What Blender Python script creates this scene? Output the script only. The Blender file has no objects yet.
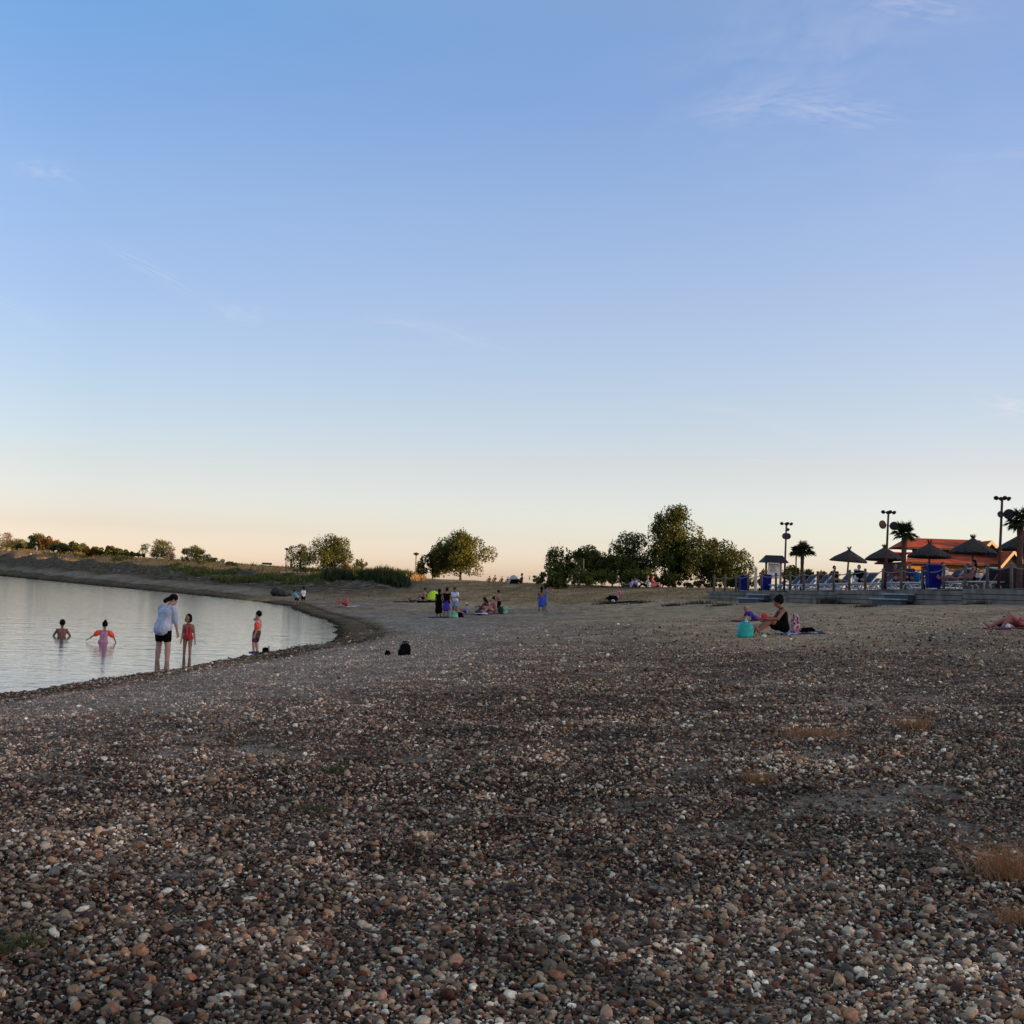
import bpy, bmesh, math, random
import numpy as np
from mathutils import Vector, Matrix, Euler
random.seed(7); rng = np.random.default_rng(7)
R = math.radians
scene = bpy.context.scene
col = scene.collection

# ------------------------------------------------------------------ camera
CAM = Vector((0, 0, 1.9))
PITCH, ROLL, FPX = R(3.55), R(1.89), 1200.0
cam_d = bpy.data.cameras.new("camera"); cam = bpy.data.objects.new("camera", cam_d); col.objects.link(cam)
cam_d.sensor_width = 36; cam_d.lens = 36 * FPX / 1024
cam_d.clip_start = 0.05; cam_d.clip_end = 20000
CROT = Matrix.Rotation(R(90) + PITCH, 4, 'X') @ Matrix.Rotation(ROLL, 4, 'Z')
cam.matrix_world = Matrix.Translation(CAM) @ CROT
scene.camera = cam

# ------------------------------------------------------------------ light
SUN_EL, SUN_AZ = R(3.0), R(112)
W = bpy.data.worlds.new("World"); scene.world = W; W.use_nodes = True
SKY_STRENGTH = 0.15
SUN_STRENGTH = 5.0
EXPOSURE = 0.83
scene.view_settings.view_transform = 'Standard'
scene.view_settings.look = 'None'
scene.view_settings.gamma = 1
scene.view_settings.exposure = EXPOSURE
sd = bpy.data.lights.new("sun", 'SUN'); sd.energy = SUN_STRENGTH; sd.angle = R(0.5); sd.color = (1.0, 0.58, 0.24)
sun = bpy.data.objects.new("sun", sd); col.objects.link(sun)
SUN_DIR = Vector((math.sin(SUN_AZ) * math.cos(SUN_EL), math.cos(SUN_AZ) * math.cos(SUN_EL), math.sin(SUN_EL)))
sun.rotation_euler = SUN_DIR.to_track_quat('Z', 'Y').to_euler()
sun.location = (60, -30, 60)

def build_world():
    nt = W.node_tree; N = nt.nodes; L = nt.links; N.clear()
    out = N.new('ShaderNodeOutputWorld'); bg = N.new('ShaderNodeBackground'); L.new(bg.outputs[0], out.inputs[0])
    bg.inputs[1].default_value = SKY_STRENGTH
    sky = N.new('ShaderNodeTexSky'); sky.sky_type = 'NISHITA'; sky.sun_disc = False
    sky.sun_elevation = R(7); sky.sun_rotation = SUN_AZ
    sky.air_density = 1.0; sky.dust_density = 0.8; sky.ozone_density = 2.0
    tc = N.new('ShaderNodeTexCoord')
    sep = N.new('ShaderNodeSeparateXYZ'); L.new(tc.outputs['Generated'], sep.inputs[0])
    # colour balance of the evening sky by height above the horizon
    mr = N.new('ShaderNodeMapRange'); mr.inputs['From Min'].default_value = -0.02; mr.inputs['From Max'].default_value = 1.06
    L.new(sep.outputs['Z'], mr.inputs['Value'])
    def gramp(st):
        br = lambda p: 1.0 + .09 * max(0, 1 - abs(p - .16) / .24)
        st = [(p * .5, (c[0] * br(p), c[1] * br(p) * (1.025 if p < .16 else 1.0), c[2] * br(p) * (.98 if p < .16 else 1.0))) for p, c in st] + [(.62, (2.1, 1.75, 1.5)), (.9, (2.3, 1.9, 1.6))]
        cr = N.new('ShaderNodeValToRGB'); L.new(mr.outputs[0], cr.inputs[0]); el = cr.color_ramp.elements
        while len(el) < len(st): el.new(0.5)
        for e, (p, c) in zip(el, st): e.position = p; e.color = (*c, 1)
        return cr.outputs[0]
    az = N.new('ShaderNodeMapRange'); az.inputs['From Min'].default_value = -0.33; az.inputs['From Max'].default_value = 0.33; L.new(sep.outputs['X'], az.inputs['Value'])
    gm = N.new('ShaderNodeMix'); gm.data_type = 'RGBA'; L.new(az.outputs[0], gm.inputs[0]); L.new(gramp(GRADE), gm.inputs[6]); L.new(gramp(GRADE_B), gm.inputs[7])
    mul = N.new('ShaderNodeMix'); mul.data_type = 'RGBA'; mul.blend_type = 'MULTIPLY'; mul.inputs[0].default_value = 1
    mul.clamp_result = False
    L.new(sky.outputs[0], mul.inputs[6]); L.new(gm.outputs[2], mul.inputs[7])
    cur = mul.outputs[2]
    # cirrus wisps, fixed to the celestial sphere
    def M(op, a, b=None, c=None):
        m = N.new('ShaderNodeMath'); m.operation = op
        for i, v in enumerate((a, b, c)):
            if v is None: continue
            if isinstance(v, (int, float)): m.inputs[i].default_value = v
            else: L.new(v, m.inputs[i])
        return m.outputs[0]
    def dot(v):
        m = N.new('ShaderNodeVectorMath'); m.operation = 'DOT_PRODUCT'; L.new(tc.outputs['Generated'], m.inputs[0]); m.inputs[1].default_value = v
        return m.outputs['Value']
    total = None
    for (px, py, a, b, ang, amp, sc) in WISPS:
        d = (CROT.to_3x3() @ Vector(((px - 512) / FPX, (512 - py) / FPX, -1))).normalized()
        e1 = (CROT.to_3x3() @ Vector((math.cos(R(ang)), -math.sin(R(ang)), 0))); e1 = (e1 - d * e1.dot(d)).normalized(); e2 = d.cross(e1)
        u = M('DIVIDE', dot(e1), a / FPX); v = M('DIVIDE', dot(e2), b / FPX)
        r2 = M('ADD', M('MULTIPLY', u, u), M('MULTIPLY', v, v))
        g = M('EXPONENT', M('MULTIPLY', r2, -1.0))
        front = M('GREATER_THAN', dot(d), 0.5)
        cmb = N.new('ShaderNodeCombineXYZ'); L.new(u, cmb.inputs[0]); L.new(M('MULTIPLY', v, max(1.0, a / b * 0.35)), cmb.inputs[1]); cmb.inputs[2].default_value = px * 0.37
        nz = N.new('ShaderNodeTexNoise'); nz.inputs['Scale'].default_value = sc; nz.inputs['Detail'].default_value = 4; nz.inputs['Roughness'].default_value = 0.5
        nz.inputs['Distortion'].default_value = 0.5
        L.new(cmb.outputs[0], nz.inputs['Vector'])
        n = N.new('ShaderNodeMapRange'); n.inputs['From Min'].default_value = 0.38; n.inputs['From Max'].default_value = 0.72; L.new(nz.outputs[0], n.inputs['Value'])
        t = M('MULTIPLY', M('MULTIPLY', M('MULTIPLY', g, n.outputs[0]), amp * .34), front)
        total = t if total is None else M('ADD', total, t)
    mix = N.new('ShaderNodeMix'); mix.data_type = 'RGBA'; L.new(M('MINIMUM', total, 0.7), mix.inputs[0]); L.new(cur, mix.inputs[6])
    mix.inputs[7].default_value = CLOUD_COL
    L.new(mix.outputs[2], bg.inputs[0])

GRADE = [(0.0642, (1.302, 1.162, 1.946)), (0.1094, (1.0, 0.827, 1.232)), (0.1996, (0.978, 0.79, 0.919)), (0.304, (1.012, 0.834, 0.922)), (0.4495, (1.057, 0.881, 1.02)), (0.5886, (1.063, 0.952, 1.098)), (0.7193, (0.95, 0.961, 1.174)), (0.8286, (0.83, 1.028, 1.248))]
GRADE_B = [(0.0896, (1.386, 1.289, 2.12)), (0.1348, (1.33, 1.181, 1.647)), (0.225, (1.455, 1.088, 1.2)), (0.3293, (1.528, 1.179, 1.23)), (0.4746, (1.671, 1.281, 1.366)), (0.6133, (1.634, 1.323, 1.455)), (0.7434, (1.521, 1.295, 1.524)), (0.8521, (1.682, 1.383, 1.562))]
WISPS = [(45, 172, 26, 9, 12, .55, 2.2), (150, 268, 52, 8, 28, .45, 2.0), (240, 314, 22, 9, 0, .55, 2.0), (20, 312, 34, 6, 25, .4, 2),
         (398, 322, 34, 5, 5, .45, 2), (460, 338, 44, 7, 18, .5, 2), (840, 112, 48, 12, 6, .75, 2.2), (770, 104, 60, 14, -10, .45, 2.4), (800, 60, 110, 55, -20, .4, 2.2),
         (915, 4, 44, 12, 8, .7, 2), (1016, 407, 26, 8, 10, 1.3, 1.8), (715, 408, 46, 4, 6, .6, 2), (775, 425, 40, 6, 14, .35, 2), (1000, 155, 60, 6, -3, .35, 2),
         (760, 458, 34, 6, 4, .4, 2), (930, 170, 150, 60, -8, .16, 2.0)]
CLOUD_COL = (3.4, 3.2, 3.25, 1)

# ------------------------------------------------------------------ helpers: scene tree
def link(o, parent=None):
    col.objects.link(o)
    if parent is not None: o.parent = parent
    return o
def tag(o, label=None, cat=None, group=None, kind=None):
    if label: o['label'] = label
    if cat: o['category'] = cat
    if group: o['group'] = group
    if kind: o['kind'] = kind
    return o
def thing(name, label, cat, loc=(0, 0, 0), rz=0, group=None):
    o = bpy.data.objects.new(name, None); o.empty_display_size = 0.2
    o.location = loc; o.rotation_euler = (0, 0, rz)
    link(o); tag(o, label, cat, group); return o
def copy_tree(o, parent=None):
    c = o.copy(); link(c, parent)
    for ch in list(o.children): copy_tree(ch, c)
    return c

class MB:
    """collects shapes into one mesh"""
    def __init__(s): s.v = []; s.f = []; s.c = None
    def add(s, vs, fs):
        n = len(s.v); s.v += [tuple(v) for v in vs]; s.f += [tuple(i + n for i in f) for f in fs]
    def box(s, c, size, rot=None, bev=0.0):
        hx, hy, hz = size[0] / 2, size[1] / 2, size[2] / 2
        m = rot if rot is not None else Matrix.Identity(3)
        if bev <= 0:
            vs = [Vector((x * hx, y * hy, z * hz)) for x in (-1, 1) for y in (-1, 1) for z in (-1, 1)]
            fs = [(0, 1, 3, 2), (4, 6, 7, 5), (0, 4, 5, 1), (2, 3, 7, 6), (0, 2, 6, 4), (1, 5, 7, 3)]
        else:
            bm = bmesh.new(); bmesh.ops.create_cube(bm, size=1)
            bmesh.ops.scale(bm, vec=(size[0], size[1], size[2]), verts=bm.verts)
            bmesh.ops.bevel(bm, geom=bm.edges[:], offset=min(bev, min(size) * .45), segments=2, affect='EDGES', profile=.6)
            bm.verts.index_update(); vs = [v.co.copy() for v in bm.verts]; fs = [tuple(v.index for v in f.verts) for f in bm.faces]; bm.free()
        cc = Vector(c); s.add([m @ v + cc for v in vs], fs); return s
    def tube(s, pts, rad, n=8, cap=True):
        pts = [Vector(p) for p in pts]; rads = rad if isinstance(rad, (list, tuple)) else [rad] * len(pts)
        rings = []; up = None
        for i, p in enumerate(pts):
            t = (pts[min(i + 1, len(pts) - 1)] - pts[max(i - 1, 0)]).normalized()
            if up is None: up = t.orthogonal().normalized()
            else:
                up = (up - t * up.dot(t));  up = up.normalized() if up.length > 1e-6 else t.orthogonal().normalized()
            b = t.cross(up); rings.append([p + (up * math.cos(a) + b * math.sin(a)) * rads[i] for a in [2 * math.pi * k / n for k in range(n)]])
        vs = [v for r in rings for v in r]; fs = []
        for i in range(len(pts) - 1):
            for k in range(n): fs.append((i * n + k, i * n + (k + 1) % n, (i + 1) * n + (k + 1) % n, (i + 1) * n + k))
        if cap: fs.append(tuple(reversed(range(n)))); fs.append(tuple(range((len(pts) - 1) * n, len(pts) * n)))
        s.add(vs, fs); return s
    def lathe(s, prof, n=16, c=(0, 0, 0), rot=None):
        c = Vector(c); m = rot if rot is not None else Matrix.Identity(3)
        vs = [m @ Vector((r * math.cos(2 * math.pi * k / n), r * math.sin(2 * math.pi * k / n), z)) + c for r, z in prof for k in range(n)]; fs = []
        for i in range(len(prof) - 1):
            for k in range(n): fs.append((i * n + k, i * n + (k + 1) % n, (i + 1) * n + (k + 1) % n, (i + 1) * n + k))
        fs.append(tuple(reversed(range(n)))); fs.append(tuple(range((len(prof) - 1) * n, len(prof) * n)))
        s.add(vs, fs); return s
    def cap(s, p0, r0, p1, r1, n=10, flat=None):
        """tapered capsule; flat=(axis, factor) squashes its cross-section along a direction"""
        p0, p1 = Vector(p0), Vector(p1); d = p1 - p0; ln = d.length
        t = d / ln if ln > 1e-6 else Vector((0, 0, 1)); u = t.orthogonal().normalized(); b = t.cross(u)
        rows = []
        for k in range(4): a = math.pi / 2 * (1 - k / 3.0) ; rows.append((p0 - t * r0 * math.sin(a), max(r0 * math.cos(a), 1e-4 + r0 * .05)))
        for k in range(4): a = math.pi / 2 * (k / 3.0); rows.append((p1 + t * r1 * math.sin(a), max(r1 * math.cos(a), 1e-4 + r1 * .05)))
        vs = []
        for p, r in rows:
            for k in range(n):
                a = 2 * math.pi * k / n; o = (u * math.cos(a) + b * math.sin(a)) * r
                if flat: ax, fc = flat; o = o - ax * o.dot(ax) * (1 - fc)
                vs.append(p + o)
        fs = []
        for i in range(len(rows) - 1):
            for k in range(n): fs.append((i * n + k, i * n + (k + 1) % n, (i + 1) * n + (k + 1) % n, (i + 1) * n + k))
        fs.append(tuple(reversed(range(n)))); fs.append(tuple(range((len(rows) - 1) * n, len(rows) * n)))
        s.add(vs, fs); return s
    def ell(s, c, rad, rot=None, nu=12, nv=8):
        c = Vector(c); m = rot if rot is not None else Matrix.Identity(3); vs = []; fs = []
        for i in range(nv + 1):
            th = math.pi * min(max(i / nv, .01), .99)
            for k in range(nu):
                a = 2 * math.pi * k / nu
                vs.append(m @ Vector((rad[0] * math.sin(th) * math.cos(a), rad[1] * math.sin(th) * math.sin(a), rad[2] * math.cos(th))) + c)
        for i in range(nv):
            for k in range(nu): fs.append((i * nu + k, (i + 1) * nu + k, (i + 1) * nu + (k + 1) % nu, i * nu + (k + 1) % nu))
        fs.append(tuple(range(nu))); fs.append(tuple(reversed(range(nv * nu, nv * nu + nu)))); s.add(vs, fs); return s
    def mesh(s, name, mat=None, smooth=False):
        me = bpy.data.meshes.new(name); me.from_pydata(s.v, [], s.f)
        if mat: me.materials.append(mat)
        if smooth: me.polygons.foreach_set('use_smooth', [True] * len(me.polygons))
        me.update(); return me
    def build(s, name, mat, parent=None, smooth=False):
        return link(bpy.data.objects.new(name, s.mesh(name, mat, smooth)), parent)
    def remesh(s, name, mat, parent=None, voxel=.012, smooth_it=3):
        o = bpy.data.objects.new(name, s.mesh(name, mat)); col.objects.link(o)
        m = o.modifiers.new('r', 'REMESH'); m.mode = 'VOXEL'; m.voxel_size = voxel; m.use_smooth_shade = True
        if smooth_it: k = o.modifiers.new('s', 'SMOOTH'); k.iterations = smooth_it; k.factor = .5
        dg = bpy.context.evaluated_depsgraph_get(); me = bpy.data.meshes.new_from_object(o.evaluated_get(dg))
        me.name = name; o.modifiers.clear(); old = o.data; o.data = me; bpy.data.meshes.remove(old)
        if not me.materials and mat: me.materials.append(mat)
        me.polygons.foreach_set('use_smooth', [True] * len(me.polygons))
        if parent is not None: o.parent = parent
        return o

# ------------------------------------------------------------------ helpers: materials
MATS = {}
def mat(name, color, rough=.8, noise=0, nscale=8.0, col2=None, bump=0, metal=0, spec=.3, trans=0, coord='Object', stretch=(1, 1, 1)):
    if name in MATS: return MATS[name]
    m = bpy.data.materials.new(name); m.use_nodes = True; nt = m.node_tree; N = nt.nodes; L = nt.links
    b = N['Principled BSDF']; b.inputs['Roughness'].default_value = rough; b.inputs['Metallic'].default_value = metal
    b.inputs['Specular IOR Level'].default_value = spec; b.inputs['Base Color'].default_value = (*color, 1)
    if noise or col2 or bump:
        tc = N.new('ShaderNodeTexCoord'); mp = N.new('ShaderNodeMapping'); mp.inputs['Scale'].default_value = stretch
        L.new(tc.outputs[coord], mp.inputs[0])
        nz = N.new('ShaderNodeTexNoise'); nz.inputs['Scale'].default_value = nscale; nz.inputs['Detail'].default_value = 5; L.new(mp.outputs[0], nz.inputs['Vector'])
        cr = N.new('ShaderNodeValToRGB'); L.new(nz.outputs[0], cr.inputs[0])
        c2 = col2 if col2 else tuple(min(1, c * (1 + noise)) for c in color); c1 = color if col2 else tuple(c * (1 - noise) for c in color)
        cr.color_ramp.elements[0].position = .35; cr.color_ramp.elements[1].position = .65
        cr.color_ramp.elements[0].color = (*c1, 1); cr.color_ramp.elements[1].color = (*c2, 1)
        L.new(cr.outputs[0], b.inputs['Base Color'])
        if bump:
            bp = N.new('ShaderNodeBump'); bp.inputs['Strength'].default_value = 1; bp.inputs['Distance'].default_value = bump
            L.new(nz.outputs[0], bp.inputs['Height']); L.new(bp.outputs[0], b.inputs['Normal'])
    MATS[name] = m; return m

# ------------------------------------------------------------------ helpers: image <-> place
C3 = CROT.to_3x3()
def ray(px, py): return C3 @ Vector(((px - 512) / FPX, (512 - py) / FPX, -1))
def at(px, py, Y):
    d = ray(px, py); t = (Y - CAM.y) / d.y; return CAM + d * t

# ------------------------------------------------------------------ terrain
SHORE = [(-16, -25), (-13, 0), (-10, 10), (-8.6, 16), (-8.2, 19.2), (-7.7, 22.1), (-7.45, 24.5), (-7.1, 26.8), (-6.95, 28.5), (-6.75, 29.9), (-6.56, 31.8), (-6.35, 34),
         (-6.05, 36.2), (-5.95, 40.3), (-6.5, 45.5), (-7.2, 50.4), (-8.6, 57), (-10.4, 63.4), (-12.7, 72.8), (-15.3, 83.8), (-17.6, 90.2), (-20.7, 98), (-24.9, 107), (-29.2, 116),
         (-34.7, 127), (-50, 157), (-82.6, 221), (-114, 285), (-164.7, 386), (-280, 610), (-420, 890), (-560, 1160), (-1100, 1100), (-1300, 300), (-700, -200), (-200, -300), (-40, -120)]
SH = np.array(SHORE, float)
SH[:, 0] += np.interp(SH[:, 1], [-30, 10, 16, 36, 41, 46], [0, .5, .8, .7, .25, 0]) * (SH[:, 0] > -17)
def lake_dist(X, Y):
    """signed distance to the shoreline: positive on land"""
    d2 = np.full(X.shape, 1e12); inside = np.zeros(X.shape, bool); n = len(SH)
    for i in range(n):
        ax, ay = SH[i]; bx, by = SH[(i + 1) % n]; ex, ey = bx - ax, by - ay
        t = np.clip(((X - ax) * ex + (Y - ay) * ey) / (ex * ex + ey * ey), 0, 1)
        d2 = np.minimum(d2, (X - ax - t * ex) ** 2 + (Y - ay - t * ey) ** 2)
        cnd = ((ay > Y) != (by > Y)); xi = (bx - ax) * (Y - ay) / (by - ay + 1e-12) + ax
        inside ^= cnd & (X < xi)
    d = np.sqrt(d2); return np.where(inside, -d, d)
def sst(a, b, x): t = np.clip((x - a) / (b - a), 0, 1); return t * t * (3 - 2 * t)
def vnoise(X, Y, seed=0):
    xi = np.floor(X).astype(np.int64); yi = np.floor(Y).astype(np.int64); fx = X - xi; fy = Y - yi
    def h(a, b):
        n = (a * 374761393 + b * 668265263 + seed * 1442695041) & 0x7fffffff; n = ((n ^ (n >> 13)) * 1274126177) & 0x7fffffff
        return ((n ^ (n >> 16)) & 0xffff) / 65535.0
    ux = fx * fx * (3 - 2 * fx); uy = fy * fy * (3 - 2 * fy)
    return (h(xi, yi) * (1 - ux) + h(xi + 1, yi) * ux) * (1 - uy) + (h(xi, yi + 1) * (1 - ux) + h(xi + 1, yi + 1) * ux) * uy - .5
CP = [(0, 0, .75), (0, 3, .75), (3, 3, .78), (-3, 3, .70), (-6, 8, .5), (6, 5, .9), (0, -12, 1.0), (12, -8, 1.2), (-8, -12, .7), (10, 12, 1.05), (-4, 15, .5), (4, 14, .78),
      (-5, 24, .35), (-2, 24, .5), (2.6, 24.3, .68), (6.2, 27.6, .93), (10.9, 26, 1.3), (16, 26, 1.5), (7.6, 38, 1.08), (13, 38, 1.5), (2, 40, .6), (-3, 42, .3), (-3.2, 61, .27), (-7, 61, .18),
      (-9, 79, .3), (3, 62, .45), (2, 80, .5), (-4, 90, .75), (-9, 92, .7), (2.7, 84, .8), (6.8, 78, 1.22), (7, 60, .85), (11, 62, 1.3), (13.1, 65.2, 1.42), (18.8, 44.2, 1.8), (16, 54.5, 1.6), (28, 30, 2.0),
      (-4, 112, 2.06), (2.7, 105, 2.05), (9.9, 88, 2.02), (12, 78, 1.98), (-10, 123, 2.35), (-4, 145, 2.1), (3, 140, 2.1), (12, 120, 2.1), (25, 110, 2.2), (30, 80, 2.4), (40, 50, 2.5), (60, 20, 2.5),
      (-10, 175, 1.2), (5, 175, 1.2), (25, 175, 1.2), (60, 175, 1.5), (-10, 300, 0.6), (50, 300, .8), (100, 300, 1), (200, 50, 2.0), (60, -100, 2), (0, -100, 1.2), (300, -300, 2), (300, 600, 1), (0, 900, 1)]
nrm = math.sqrt(1 + .51 ** 2)
for Y in (102, 115, 134, 165, 211, 255, 307, 375, 450, 540, 635, 760, 900):
    for s, f in ((3, 'b'), (8, 'b2'), (20, 'c'), (34, 'c2'), (60, 'e')):
        Xl = -.51 * Y + 30.4; p = (Xl + s / nrm, Y + s * .51 / nrm); z = {'b': .0073 * Y, 'b2': .0075 * Y + .1, 'c': 2.6 + (Y - 134) * .0218, 'c2': 2.45 + (Y - 134) * .021, 'e': 1.6 + (Y - 134) * .012}[f]
        if Y < 120 and f != 'b': continue
        if Y == 102: continue
        CP.append((p[0], p[1], z))
CP.append((-14.5, 96, .45)); CP.append((-12, 104, .85))
CPA = np.array(CP, float)
_D = np.sqrt(((CPA[:, None, :2] - CPA[None, :, :2]) ** 2).sum(-1) + .5)
_A = np.zeros((len(CPA) + 1,) * 2); _A[:-1, :-1] = -_D; _A[-1, :-1] = 1; _A[:-1, -1] = 1; _A[:-1, :-1] += np.eye(len(CPA)) * -.02
_wt = np.linalg.solve(_A, np.append(CPA[:, 2], 0))
def foot(X): return np.interp(X, [-30, -12, -4, 2.7, 7, 12, 14], [100, 95, 89, 83, 76, 69, 66])
def height(X, Y, fine=True):
    X = np.asarray(X, float); Y = np.asarray(Y, float); sh = X.shape; X = X.ravel(); Y = Y.ravel()
    z = np.full(X.shape, _wt[-1])
    for i in range(len(CPA)): z -= _wt[i] * np.sqrt((X - CPA[i, 0]) ** 2 + (Y - CPA[i, 1]) ** 2 + .5)
    z = np.maximum(z, .12)
    # unseen ridge added east of the beach, its profile shaped to block evening sun
    hr = np.interp(Y, [-260, -150, 10, 27, 38, 82, 97, 125, 165, 209, 235, 262], [0, 9, 11.5, 11.5, 6.6, 6.6, 10.5, 12.5, 16.0, 18.5, 20.5, 0])
    z = z + hr * np.exp(-((X - 125) / 11) ** 4)
    # the terrace stands on lowered ground
    ts_ = (X - 13.1) * .26195 + (Y - 66) * -.96508; tw_ = (X - 13.1) * .96508 + (Y - 66) * .26195
    z = np.where((tw_ > .1) & (tw_ < 13.8) & (ts_ > -5.2) & (ts_ < 31), np.minimum(z, 2.06 + .0161 * ts_ - .35), z)
    d = lake_dist(X, Y)
    d = d + sst(6, 1, np.abs(d)) * (.34 * vnoise(X / .9, Y / 1.3, 71) + .2 * vnoise(X / .3, Y / .4, 72))
    if fine:
        near = np.exp(-np.hypot(X, Y) / 60)
        w = sst(0, 2, d)
        z = z + w * (.05 * vnoise(X / 2.3, Y / 1.7, 1) + .03 * vnoise(X / .7, Y / .6, 2) + .018 * vnoise(X / .25, Y / .22, 3) * near)
        bank = sst(5, 9, (X + .51 * Y - 30.4) / nrm) * sst(95, 115, Y) * sst(-3, -12, X) * sst(24, 18, (X + .51 * Y - 30.4) / nrm)
        z = z + bank * (.5 * vnoise(X / 2.2, Y / 2.2, 5) + .35 * vnoise(X / .8, Y / .8, 6))
    land = .02 + (z - .02) * (1 - np.exp(-np.maximum(d, 0) / 2.2)) + .03 * sst(0, .2, d) + .03 * vnoise(X / .5, Y / .5, 4) * sst(0, .2, d)
    land = np.where(d < 30, land, z)
    wat = np.maximum(-.03 - .09 * (-d), -1.6)
    z = np.where(d > 0, land, wat)
    return z.reshape(sh)
def hz(x, y): return float(height(np.array([x]), np.array([y]))[0])
def gnd(px, py, start=2.0, end=700.0):
    """the point of the ground seen at a pixel"""
    d = ray(px, py); ts = np.geomspace(start, end, 700); P = np.array([CAM + d * float(t) for t in ts])
    h = height(P[:, 0], P[:, 1]); h = np.maximum(h, 0); k = np.argmax(P[:, 2] < h)
    if k == 0: k = len(ts) - 1
    a, b = ts[k - 1], ts[k]
    fa = P[k - 1, 2] - h[k - 1]; fb = P[k, 2] - h[k]; t = a + (b - a) * (fa / (fa - fb + 1e-9))
    p = CAM + d * float(t); return Vector((p.x, p.y, max(hz(p.x, p.y), 0)))
def on(px, Y, py=590):
    p = at(px, py, Y); return Vector((p.x, Y, max(hz(p.x, Y), 0)))

def ground_mesh():
    ang = np.concatenate([np.arange(-180, -32, 1.0), np.arange(-32, 30, .12), np.arange(30, 180, 1.0)])
    rad = [0.6]
    while rad[-1] < 6000: rad.append(rad[-1] * (1.011 if rad[-1] < 12 else 1.0075 if rad[-1] < 260 else 1.03))
    rad = np.array(rad); A, Rr = np.meshgrid(np.radians(ang), rad); X = Rr * np.sin(A); Y = Rr * np.cos(A)
    Z = height(X, Y); na, nr = len(ang), len(rad)
    co = np.stack([X, Y, Z], -1).reshape(-1, 3); co = np.vstack([co, [[0, 0, hz(0, 0)]]])
    i, j = np.meshgrid(np.arange(nr - 1), np.arange(na), indexing='ij'); j2 = (j + 1) % na
    q = np.stack([i * na + j, i * na + j2, (i + 1) * na + j2, (i + 1) * na + j], -1).reshape(-1, 4)
    tri = np.stack([np.full(na, len(co) - 1), (np.arange(na) + 1) % na, np.arange(na)], -1)
    me = bpy.data.meshes.new('beach_ground'); me.vertices.add(len(co)); me.vertices.foreach_set('co', co.ravel())
    nl = q.size + tri.size; me.loops.add(nl); me.loops.foreach_set('vertex_index', np.concatenate([q.ravel(), tri.ravel()]).astype(np.int32))
    me.polygons.add(len(q) + len(tri)); st = np.concatenate([np.arange(len(q)) * 4, q.size + np.arange(len(tri)) * 3]).astype(np.int32)
    me.polygons.foreach_set('loop_start', st); me.polygons.foreach_set('use_smooth', np.ones(len(st), bool)); me.update(calc_edges=True)
    X, Y = co[:, 0], co[:, 1]; d = lake_dist(X, Y)
    lawn, sand, rock = zones(X, Y)
    for nm, v in (('lawn', lawn), ('sand', sand), ('rock', rock), ('shore', d), ('bare', bare(X, Y)), ('pale', pale(X, Y, d)), ('cover', cover(X, Y))):
        a = me.attributes.new(nm, 'FLOAT', 'POINT'); a.data.foreach_set('value', v.astype(np.float32))
    return me
def bare(X, Y):
    """patches where fine sand lies open between the stones"""
    n = vnoise(X / .6, Y / .55, 41) + .8 * vnoise(X / .22, Y / .2, 42) + .7 * vnoise(X / 2.2, Y / 2.2, 43)
    return sst(.1, .75, n)
def cover(X, Y): return sst(R(47), R(36), np.abs(np.arctan2(X, Y))) * sst(1.7, 2.2, np.hypot(X, Y))
def pale(X, Y, d):
    n = vnoise(X / 1.6, Y / 2.2, 51) + .6 * vnoise(X / .6, Y / .8, 52)
    return sst(1.0, 2.8, d + n) * sst(9.5, 3.6, d + 2.2 * n) * sst(5, 15, Y) * sst(75, 55, Y)
def zones(X, Y):
    n = vnoise(X / 3, Y / 5, 11) + .6 * vnoise(X / 1.1, Y / 2, 12)
    lawn = sst(-1.5, 1.5, Y - foot(X) + n * 2.5) * sst(-34, -20, X + .0 * Y) * sst(40, 24, X * 0 + np.where(Y > 66, 0, 60))
    s = (X + .51 * Y - 30.4) / nrm
    left = sst(95, 112, Y) * sst(-2, -14, X)
    lawn = np.maximum(lawn * (1 - left * sst(24, 16, s)), sst(18, 21, s) * left)
    rock = left * sst(3, 6, s) * sst(21, 17, s)
    sand = sst(15, 30, Y + n * 9) * sst(-2.5, 7, X - .02 * (Y - 25) + n * 4.5)
    sand = np.maximum(sand, .75 * sst(60, 84, Y + n * 12) * sst(-12, -2, X))
    dry = sst(66, 64, Y) * sst(12.5, 14, X + (Y - 64) * .25)
    return lawn, np.maximum(sand, dry * .6), rock

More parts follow.
